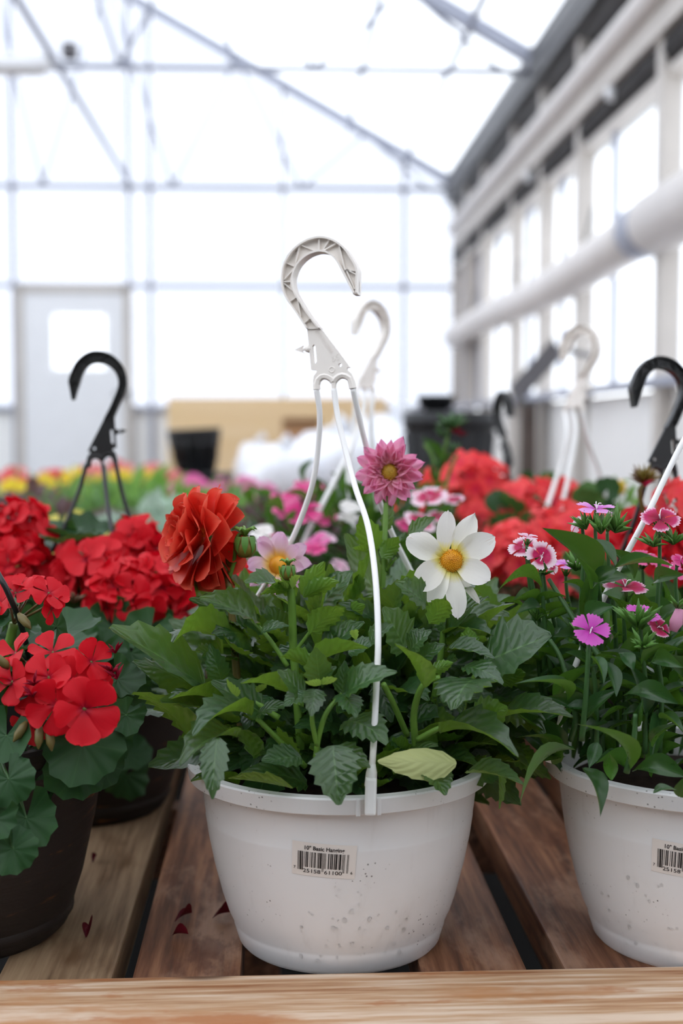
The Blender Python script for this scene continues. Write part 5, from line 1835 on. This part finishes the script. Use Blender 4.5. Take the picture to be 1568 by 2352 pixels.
for px, py, d in ((258, 1545, .99), (268, 1560, .99), (265, 1500, 1.0), (75, 1600, .965), (78, 1575, .965)):
    tuft(ger, px, py, d, .014, 7, 'red_geranium')
def gleaf(root, px, py, rpx, d, n, key='geranium_leaf', yaw=None, var=None):
    """round leaf centred on the pixel, blade normal n = (right, up, towards)"""
    c = P(px, py, d)
    nr = CD(*n)
    ang = rnd.uniform(-.8, .8) if yaw is None else yaw
    dv = CD(math.sin(ang), -math.cos(ang) if n[2] > .5 else math.cos(ang), .3)
    lib = LIB[key]
    inst('leaf', lib[(var if var is not None else rnd.randrange(5)) % 5], frame(c, dv, nr, 2 * rpx / F * d, 2 * rpx / F * d, 2 * rpx / F * d), root)
for px, py, r, d, n in ((190, 1708, 100, .99, (.1, .45, .85)), (175, 1770, 75, 1.01, (.1, .3, .9)), (60, 1880, 78, .97, (.1, .25, .95)), (15, 1690, 70, .98, (-.1, .6, .75)), (20, 1790, 66, .96, (-.2, .3, .9)), (30, 1950, 60, .95, (.0, .2, .95)), (-10, 1880, 60, .95, (.0, .4, .9)), (290, 1642, 46, 1.0, (.5, .3, .8)), (80, 1750, 50, 1.04, (.2, .5, .7)), (270, 1560, 60, 1.05, (.3, .7, .6)), (230, 1750, 60, 1.02, (.5, .2, .8)), (130, 1440, 55, 1.08, (.1, .85, .5)), (20, 1460, 55, 1.1, (-.2, .8, .5)), (150, 1690, 80, 1.06, (0, .5, .8)), (300, 1570, 52, 1.06, (.4, .5, .7)), (60, 1820, 70, 1.05, (.2, .4, .9)), (255, 1690, 60, 1.06, (.5, .4, .7)),
                        (150, 1655, 60, 1.05, (0, .8, .5)), (-40, 1600, 80, 1.08, (0, .8, .5)), (220, 1620, 70, 1.1, (.2, .8, .4)), (40, 1560, 70, 1.1, (0, .9, .4))):
    gleaf(ger, px, py, r, d, n)
    stalk(ger, [P(px, py, d), P(px * .6 - 20, py + 60 if py < 1750 else 1720, d + .06)], .0012, .0018, 'stem_dark', 'petiole', 5, 2)
for k in range(40):
    a = rnd.uniform(0, 6.28); r = rnd.uniform(.02, .15)
    b = POT2 + Vector((r * math.cos(a), r * math.sin(a), .2 + rnd.uniform(-.01, .1) - r * .2))
    s = rnd.uniform(.05, .075)
    inst('leaf', rnd.choice(LIB['geranium_leaf']), frame(b, Vector((math.cos(a), math.sin(a), .1)), Vector((math.cos(a) * .5, math.sin(a) * .5 - .2, 1)), s, s), ger)

# ------------------------------------------------------------------ red geranium with the black hook, left behind
pl = P(195, 1700, 1.50)
POT3 = Vector((pl.x, pl.y, ZT))
ge2 = thing('geranium_pot', POT3, 'dark pot of red geraniums with a black hook, behind the front left pot', 'potted plant')
barrel_pot(ge2, POT3, 1.0)
HM3 = hook_matrix(233, 1052, 1.50, -.1, mirror=True, tilt=.17)
hanger(ge2, 'black', HM3, [[P(267, 1070, 1.5), P(280, 1130, 1.5), P(303, 1210, 1.5), P(335, 1330, 1.53), P(352, 1480, 1.56)], [P(238, 1080, 1.49), P(246, 1150, 1.47), P(258, 1225, 1.44), P(275, 1320, 1.4), P(290, 1500, 1.38)], [P(197, 1070, 1.5), P(184, 1120, 1.5), P(150, 1205, 1.49), P(95, 1315, 1.47), P(40, 1480, 1.46)]], r=.0026, detail=False)
for px, py, d, R, n, w in ((312, 1255, 1.45, .03, 13, 88), (205, 1312, 1.38, .034, 15, 96), (295, 1368, 1.32, .036, 14, 104), (430, 1390, 1.36, .026, 9, 92), (160, 1335, 1.42, .024, 8, 84), (48, 1222, 1.45, .036, 14, 96), (25, 1302, 1.4, .034, 12, 92), (575, 1345, 1.45, .026, 8, 84), (565, 1440, 1.4, .02, 6, 80), (240, 1300, 1.42, .03, 9, 84), (355, 1340, 1.34, .03, 8, 92)):
    c = P(px, py, d)
    umbel(ge2, c, R, n, w / F * d, 'red_geranium', rnd, CD(rnd.uniform(-.2, .2), .65, .75), 1.45, stem_to=Vector((c.x * .8 + POT3.x * .2, c.y + .06, ZT + .2)))
for px, py, d in ((170, 1385, 1.3), (205, 1290, 1.36), (440, 1420, 1.35)):
    tuft(ge2, px, py, d, .02, 14, 'dead')
for px, py, r, d, n in ((255, 1440, 70, 1.28, (0, .75, .6)), (345, 1450, 62, 1.25, (.2, .75, .55)), (190, 1455, 50, 1.24, (-.1, .7, .7)), (300, 1500, 60, 1.2, (.1, .7, .6)), (240, 1500, 55, 1.18, (0, .7, .7)), (400, 1460, 60, 1.3, (.2, .7, .6)), (150, 1470, 55, 1.3, (-.1, .8, .5)), (330, 1320, 45, 1.4, (.2, .8, .5)), (100, 1430, 60, 1.35, (0, .8, .5)), (60, 1450, 60, 1.3, (0, .8, .5)), (380, 1530, 60, 1.25, (.3, .6, .7)), (330, 1580, 60, 1.25, (.3, .6, .7)), (430, 1500, 55, 1.35, (.3, .7, .6)), (290, 1780, 60, 1.38, (.4, .2, .85)), (300, 1730, 50, 1.36, (.4, .3, .8)), (360, 1600, 55, 1.3, (.4, .5, .7))):
    gleaf(ge2, px, py, r, d, n)
for k in range(60):
    a = rnd.uniform(0, 6.28); r = rnd.uniform(.02, .17)
    b = POT3 + Vector((r * math.cos(a), r * math.sin(a), .24 + rnd.uniform(-.03, .1) - r * .3))
    s = rnd.uniform(.055, .085)
    inst('leaf', rnd.choice(LIB['geranium_leaf']), frame(b, Vector((math.cos(a), math.sin(a), .1)), Vector((math.cos(a) * .5, math.sin(a) * .5 - .2, 1)), s, s), ge2)

# ------------------------------------------------------------------ blurred baskets behind
def foliage(root, c, rx, rz, n, Lr, wr, key, seed, droop=.2, name='foliage'):
    """crown of small leaves that cannot be told apart behind the focus: one part"""
    rr = random.Random(seed)
    src = [(np.array([tuple(v.co) for v in me.vertices]), [tuple(p.vertices) for p in me.polygons], me) for me in LIB[key][:4]]
    uvs = {}
    m = MB()
    cache = {}
    for me in LIB[key][:4]:
        uvt = {}
        lay = me.uv_layers[0].data
        for lp in me.loops: uvt[lp.vertex_index] = tuple(lay[lp.index].uv)
        cache[me.name] = ([v.co.copy() for v in me.vertices], [tuple(p.vertices) for p in me.polygons], [uvt[i] for i in range(len(me.vertices))])
    for k in range(n):
        a = rr.uniform(0, 6.283); e = rr.uniform(-.15, 1); q = rr.random() ** .4
        h = math.sqrt(max(0, 1 - max(e, 0) ** 2))
        d = Vector((math.cos(a) * h, math.sin(a) * h, e))
        p = c + Vector((d.x * rx, d.y * rx, d.z * rz)) * q
        dv = (d + Vector((rr.uniform(-.6, .6), rr.uniform(-.6, .6), rr.uniform(-.4, .5)))).normalized()
        L = rr.uniform(*Lr)
        vs, fs, uv = cache[rr.choice(LIB[key][:4]).name]
        m.add(vs, fs, frame(p, dv, Vector((rr.uniform(-.5, .5), rr.uniform(-.6, .3), 1)), L * wr, L), uv)
    o = m.obj(name, M[key], root)
    o['kind'] = 'stuff'
    return o


def base_at(px, d):
    p = P(px, 1300, d)
    return Vector((p.x, p.y, ZT))


def small_flower(root, px, py, d, w, ax, key, r=rnd, stem_to=None):
    c = P(px, py, d)
    o = inst('flower', r.choice(BLOS[key]), axis_matrix(c, ax, w / F * d / 2, r.uniform(0, 6)), root)
    if stem_to is not None:
        stalk(root, [stem_to, stem_to.lerp(c, .6) + Vector((r.uniform(-.01, .01), 0, .01)), c - Vector(ax) * .002], .0018, .0012, 'stem_dark', n=5, sub=3)
    return o

# white basket of mixed dianthus, second white hook
B4 = base_at(830, 1.83)
p4 = thing('dianthus_basket', B4, 'white hanging basket of magenta and white dianthus behind the dahlias', 'hanging basket')
white_pot(p4, B4, 40)
HM4 = hook_matrix(838, 893, 1.83, 1.0, mirror=False, scale=1.03)
HM4 = hook_matrix(838, 893, 1.83, -.75, mirror=True, scale=1.03, stretch=False)
ap = auto_paths(HM4, B4, .125, .155, (.6, -1.9, 2.6))
hanger(p4, 'white', HM4, [[P(852, 960, 1.83), P(858, 1060, 1.84), P(880, 1240, 1.86), P(935, 1430, 1.88)], [P(826, 980, 1.8), P(775, 1090, 1.76), P(700, 1240, 1.72), P(640, 1400, 1.7)], [P(812, 980, 1.82), P(800, 1100, 1.8), P(825, 1300, 1.76), P(850, 1440, 1.74)]], r=.0034, detail=False)
foliage(p4, B4 + Vector((-.03, 0, .17)), .22, .20, 520, (.03, .055), .26, 'dianthus_leaf', 41)
foliage(p4, B4 + Vector((-.1, .06, .22)), .16, .12, 420, (.012, .026), .5, 'purple_leaf', 42, name='dark_foliage')
for px, py, d, w, key in ((680, 1132, 1.8, 72, 'rose_dianthus'), (650, 1150, 1.85, 60, 'rose_dianthus'), (715, 1128, 1.86, 56, 'rose_dianthus'), (690, 1178, 1.7, 96, 'rose_dianthus'), (655, 1172, 1.75, 56, 'rose_dianthus'), (745, 1192, 1.75, 56, 'rose_dianthus'), (805, 1166, 1.7, 52, 'white_petal'), (800, 1188, 1.72, 50, 'white_petal'), (600, 1224, 1.6, 56, 'white_petal'), (612, 1250, 1.6, 60, 'white_petal'), (645, 1252, 1.6, 52, 'white_petal'), (728, 1246, 1.6, 66, 'bright_pink'), (750, 1236, 1.62, 50, 'pale_petal'), (720, 1262, 1.58, 56, 'rose_dianthus'), (780, 1300, 1.6, 44, 'pale_petal'), (985, 1142, 1.6, 80, 'fringed_dianthus'), (960, 1135, 1.62, 40, 'fringed_dianthus'), (1045, 1148, 1.62, 46, 'fringed_dianthus'), (965, 1200, 1.58, 74, 'fringed_dianthus'), (1005, 1188, 1.6, 54, 'fringed_dianthus'), (935, 1205, 1.6, 50, 'rose_dianthus'), (620, 1235, 1.62, 44, 'rose_dianthus'), (700, 1115, 1.9, 48, 'rose_dianthus')):
    ax = CD(rnd.uniform(-.4, .4), .85, .5)
    small_flower(p4, px, py, d, w, ax, key, stem_to=Vector((B4.x + rnd.uniform(-.08, .08), B4.y - .03, ZT + .22)))

# white basket of coral geraniums, third white hook
B5 = base_at(1290, 1.95)
p5 = thing('geranium_basket', B5, 'white hanging basket of coral-red geraniums with a white hook', 'hanging basket')
white_pot(p5, B5, 40)
HM5 = hook_matrix(1318, 935, 1.95, .72, scale=1.0, mirror=True, stretch=False)
hanger(p5, 'white', HM5, [[P(1350, 1010, 1.95), P(1378, 1090, 1.97), P(1420, 1250, 2.0), P(1450, 1400, 2.02)], [P(1322, 1000, 1.93), P(1300, 1120, 1.9), P(1265, 1260, 1.85), P(1240, 1400, 1.82)], [P(1302, 1000, 1.93), P(1280, 1090, 1.92), P(1235, 1230, 1.86), P(1190, 1400, 1.84)]], r=.0034, detail=False)
foliage(p5, B5 + Vector((0, -.05, .16)), .24, .2, 420, (.03, .05), 1.0, 'geranium_leaf', 51)
for px, py, d, R, n, w in ((1185, 1275, 1.72, .048, 20, 82), (1320, 1240, 1.75, .05, 20, 82), (1225, 1178, 1.95, .045, 18, 74), (1285, 1160, 2.0, .04, 14, 66), (1250, 1235, 1.85, .04, 14, 70), (1130, 1290, 1.75, .035, 12, 76), (1300, 1320, 1.7, .035, 10, 76), (1390, 1300, 1.72, .035, 12, 76), (1180, 1150, 2.0, .025, 8, 66)):
    c = P(px, py, d)
    umbel(p5, c, R, n, w / F * d, 'coral_geranium', rnd, CD(rnd.uniform(-.2, .2), .7, .7), 1.5, stem_to=Vector((c.x * .7 + B5.x * .3, c.y + .05, ZT + .22)))
for px, py in ((1180, 1380), (1225, 1360)):
    tuft(p5, px, py, 1.7, .035, 22, 'dead')

# coral geranium with the black hook seen edge-on
B6 = base_at(1120, 2.3)
p6 = thing('geranium_basket', B6, 'basket of coral-red geraniums under a black hook seen edge-on', 'hanging basket')
barrel_pot(p6, B6, 1.0, 'black_pot')
HM6 = hook_matrix(1166, 1055, 2.3, 1.3, scale=1.02, stretch=False, tilt=.12)
hanger(p6, 'black', HM6, [[P(1172, 1100, 2.3), P(1180, 1150, 2.28), P(1240, 1260, 2.27), P(1270, 1330, 2.25)], [P(1165, 1100, 2.3), P(1163, 1160, 2.3), P(1160, 1250, 2.25), P(1155, 1330, 2.2)], [P(1160, 1100, 2.3), P(1162, 1160, 2.32), P(1080, 1270, 2.35), P(1050, 1340, 2.38)]], r=.0034, detail=False)
foliage(p6, B6 + Vector((0, -.05, .17)), .22, .2, 380, (.03, .05), 1.0, 'geranium_leaf', 61)
for px, py, d, R, n, w in ((1078, 1112, 2.1, .052, 24, 66), (1120, 1135, 2.12, .03, 10, 60), (1150, 1150, 2.15, .022, 8, 56), (985, 1122, 2.15, .03, 10, 60), (1120, 1195, 2.0, .03, 10, 62), (1090, 1190, 2.05, .025, 8, 60), (930, 1175, 2.1, .026, 8, 56)):
    c = P(px, py, d)
    umbel(p6, c, R, n, w / F * d, 'coral_geranium', rnd, CD(rnd.uniform(-.2, .2), .75, .65), 1.5, stem_to=Vector((c.x * .8 + B6.x * .2, c.y + .08, ZT + .22)))
# the tall budded sprig in front of the black tub
B7 = base_at(1000, 1.62)
p7 = thing('snapdragon_pot', B7 + Vector((.04, .47, 0)), 'tall green budded sprig with red tips before the wide black tub', 'potted plant')
barrel_pot(p7, B7 + Vector((.04, .47, 0)), .62, 'black_pot')
q = P(1005, 1160, 1.9)
for pts in ([(1000, 1260, 1.92), (1003, 1120, 1.9), (1020, 1040, 1.88), (1032, 975, 1.87)], [(1000, 1260, 1.92), (1000, 1080, 1.9), (975, 1020, 1.9)], [(1010, 1200, 1.9), (1030, 1090, 1.88), (1050, 1045, 1.88)]):
    stalk(p7, [Vector((B7.x + .04, B7.y + .47, ZT + .1))] + [P(*p) for p in pts], .003, .0022, 'stem', n=6)
for px, py, s, n, mt in ((1035, 985, .034, 30, 'stem_dark'), (1018, 1005, .024, 14, 'stem_dark'), (1045, 1040, .022, 16, 'stem_dark'), (1046, 998, .016, 10, 'red_geranium'), (1060, 1003, .014, 8, 'red_geranium'), (1000, 1080, .02, 8, 'stem_dark')):
    tuft(p7, px, py, 1.87, s, n, mt)
for bx, by, tx, ty, w in ((1003, 1075, 968, 1005, 12), (1010, 1090, 1050, 1030, 12), (1000, 1110, 985, 1060, 12)):
    put_leaf(p7, 'dianthus_leaf', P(bx, by, 1.89), P(tx, ty, 1.87), w / F * 1.9, 'T', rnd=rnd, ratio=.2)

# basket under the right black hook
B8 = base_at(1530, 1.42)
B8 = Vector((B8.x + .06, B8.y + .06, ZT))
p8 = thing('geranium_basket', B8, 'basket of red geraniums and withered heads under the right black hook', 'hanging basket')
barrel_pot(p8, B8, 1.0, 'black_pot')
HM8 = hook_matrix(1518, 1078, 1.42, -.1, mirror=True, tilt=.15)
hanger(p8, 'black', HM8, [[P(1556, 1130, 1.42), P(1566, 1210, 1.43), P(1600, 1400, 1.45)], [P(1518, 1110, 1.41), P(1520, 1180, 1.4), P(1530, 1350, 1.36)], [P(1482, 1110, 1.42), P(1455, 1200, 1.42), P(1415, 1300, 1.43), P(1385, 1420, 1.44)]], r=.0026, detail=False)
foliage(p8, B8 + Vector((0, 0, .16)), .2, .16, 160, (.05, .08), 1.0, 'geranium_leaf', 81)
for px, py, d, R, n, w in ((1590, 1165, 1.4, .034, 12, 80), (1465, 1220, 1.45, .026, 9, 76), (1540, 1240, 1.4, .03, 10, 80), (1440, 1250, 1.45, .02, 6, 70), (1520, 1290, 1.4, .03, 9, 80)):
    c = P(px, py, d)
    umbel(p8, c, R, n, w / F * d, 'coral_geranium' if px > 1560 else 'red_geranium', rnd, CD(0, .7, .7), 1.4, stem_to=Vector((B8.x, c.y + .05, ZT + .2)))
stalk(p8, [Vector((B8.x, B8.y, ZT + .15)), P(1478, 1180, 1.4), P(1480, 1112, 1.39)], .003, .0026, 'stem_red', 'flower_stalk')
tuft(p8, 1476, 1112, 1.39, .026, 30, 'dead'); tuft(p8, 1478, 1108, 1.385, .024, 26, 'bud'); tuft(p8, 1482, 1118, 1.38, .012, 6, 'coral_geranium')
B9 = base_at(1425, 2.2)
p9 = thing('marigold_pot', B9, 'fresh green plant with one yellow bud against the white side wall', 'potted plant')
barrel_pot(p9, B9, .8, 'black_pot')
foliage(p9, P(1395, 1200, 2.2), .06, .05, 46, (.03, .045), .4, 'lime_leaf', 91)
foliage(p9, B9 + Vector((0, 0, .14)), .13, .1, 120, (.04, .07), .5, 'far_leaf', 92)
m = MB(); m.ball(P(1423, 1120, 2.18), .011, 10, 7, squash=1.2); m.obj('bud', M['yellow_petal'], p9)
stalk(p9, [B9 + Vector((0, 0, .13)), P(1415, 1180, 2.18), P(1423, 1128, 2.18)], .003, .002, 'stem')
for bx, by, tx, ty, w in ((1380, 1150, 1328, 1120, 26), (1400, 1140, 1412, 1092, 16), (1385, 1150, 1360, 1105, 24), (1400, 1190, 1445, 1165, 24)):
    put_leaf(p9, 'lime_leaf', P(bx, by, 2.2), P(tx, ty, 2.18), w / F * 2.2, 'U', rnd=rnd)

# variegated geranium, silver and purple foliage plants on the left
B10 = base_at(140, 2.0)
pA = thing('variegated_pot', B10, 'pot of yellow and green variegated round leaves behind the red geraniums', 'potted plant')
barrel_pot(pA, B10, 1.0, 'black_pot')
for px, py, r in ((170, 1235, 62), (110, 1240, 55), (140, 1290, 60), (60, 1265, 50), (200, 1290, 50), (95, 1310, 60), (230, 1250, 40), (20, 1250, 45), (150, 1350, 60), (60, 1330, 50), (225, 1320, 50), (130, 1215, 40)):
    gleaf(pA, px, py, r, 1.9 + rnd.uniform(-.06, .06), (rnd.uniform(-.3, .3), .6, .7), 'yellow_leaf')
foliage(pA, B10 + Vector((0, 0, .15)), .16, .1, 80, (.05, .08), 1.0, 'geranium_leaf', 101)
def leafy(name, label, px, d, py_top, rx, key, n, seed, Lr=(.04, .07), wr=.5, cat='potted plant', group=None):
    b = base_at(px, d)
    top = P(px, py_top, d).z
    t = thing(name, b, label, cat, group)
    barrel_pot(t, b, .8, 'black_pot')
    h = max(.08, top - ZT - .12)
    foliage(t, b + Vector((0, 0, .12)), rx, h, n, Lr, wr, key, seed)
    return t, b, top
leafy('dusty_miller_pot', 'silvery grey-green plant between the red geraniums and the red dahlia', 405, 2.5, 1165, .2, 'silver_leaf', 260, 111)
leafy('heuchera_pot', 'purple-leaved plant left behind the black hook', 130, 2.6, 1165, .2, 'purple_leaf', 260, 112)
leafy('foliage_pot', 'green leafy plant behind the left black hook', 250, 2.9, 1130, .24, 'far_leaf', 320, 113)
leafy('foliage_pot', 'lime-green leafy plant right of the left black hook', 350, 3.2, 1105, .2, 'lime_leaf', 260, 114)
leafy('dark_foliage_pot', 'dark purple spiky plant behind the magenta dianthus', 700, 2.35, 1135, .15, 'purple_leaf', 420, 115, (.02, .04), .5)
leafy('foliage_pot', 'green plant filling the gap left of the white bags', 630, 2.62, 1150, .24, 'far_leaf', 300, 116)
leafy('foliage_pot', 'green plant between the dahlias and the coral geraniums', 900, 2.5, 1140, .22, 'far_leaf', 300, 117)
leafy('heuchera_pot', 'purple-leaved plant at the left edge behind the geraniums', 10, 3.0, 1120, .26, 'purple_leaf', 260, 118)
leafy('foliage_pot', 'green plant beneath the far yellow flowers', 190, 3.7, 1125, .3, 'far_leaf', 320, 119)

# far bench: rows of bright bedding plants, each its own pot
FAR = [(90, 4.0, 1090, 'red', 'coral_geranium', 'coral-red bedding plant left of the black hook, before the door'), (165, 4.1, 1100, 'salmon', 'salmon_petal', 'salmon bedding plant before the white door'), (240, 4.0, 1108, 'yellow', 'yellow_petal', 'yellow bedding plant behind the black hook arms'), (225, 4.6, 1085, 'red', 'red_geranium', 'red bedding plant deepest behind the black hook'), (300, 4.2, 1106, 'yellow', 'yellow_petal', 'yellow bedding plant right of the black hook arms'), (345, 4.4, 1092, 'salmon', 'salmon_petal', 'salmon bedding plant before the pale lower wall'), (25, 4.3, 1095, 'salmon', 'salmon_petal', 'salmon bedding plant at the left edge of the far bench'), (450, 3.6, 1120, 'pink', 'bright_pink', 'pink flowers in front of the black crate'), (550, 3.6, 1128, 'pink', 'bright_pink', 'pink flowers left of the white bags'), (130, 3.5, 1130, 'yellow', 'yellow_petal', 'low yellow bedding plant under the coral ones')]
for i, (px, d, py, nm, key, lab) in enumerate(FAR):
    b = base_at(px, d)
    top = P(px, py, d)
    t = thing('bedding_plant', b, lab, 'potted plant', 'bedding plants on the far bench')
    barrel_pot(t, b, .46, 'black_pot')
    foliage(t, b + Vector((0, 0, .12)), .18, max(.1, top.z - ZT - .14), 160, (.05, .08), .5, 'far_leaf', 200 + i)
    for k in range(6 if nm == 'yellow' else 10):
        q = top + Vector((rnd.uniform(-.1, .1), rnd.uniform(-.12, .1), rnd.uniform(-.06, .02)))
        inst('flower', rnd.choice(BLOS[key]), axis_matrix(q, CD(rnd.uniform(-.4, .4), .6, .7), rnd.uniform(.028, .042), rnd.uniform(0, 6)), t)

# ------------------------------------------------------------------ fallen petals on the slats
fm = [petal_mesh('fallen_petal', M['dried_petal'], 'pointed', cup=.5, arch=.15, seed=s, curl=-.2, twist=.3) for s in range(3)]
for px, py, L, an, lab in ((402, 2120, .018, .6, 'curled dried red petal, upper of the pair on the second slat'), (395, 2152, .016, -.4, 'curled dried red petal, lower of the pair on the second slat'), (488, 2112, .019, .2, 'dried red petal lying close to the white pot'), (213, 1983, .014, 1.4, 'dried red petal beside the dark barrel pot'), (198, 2156, .018, 1.6, 'dried red petal on the pale left slat near the rail')):
    p = on_z(px, py, ZT + .0015)
    o = inst('fallen_petal', fm[int(L * 1000) % 3], frame(p + Vector((0, 0, .001)), Vector((math.cos(an), math.sin(an), .05)), (0, 0, 1), L * .5, L), None)
    tag(o, lab, 'petal', 'fallen geranium petals')
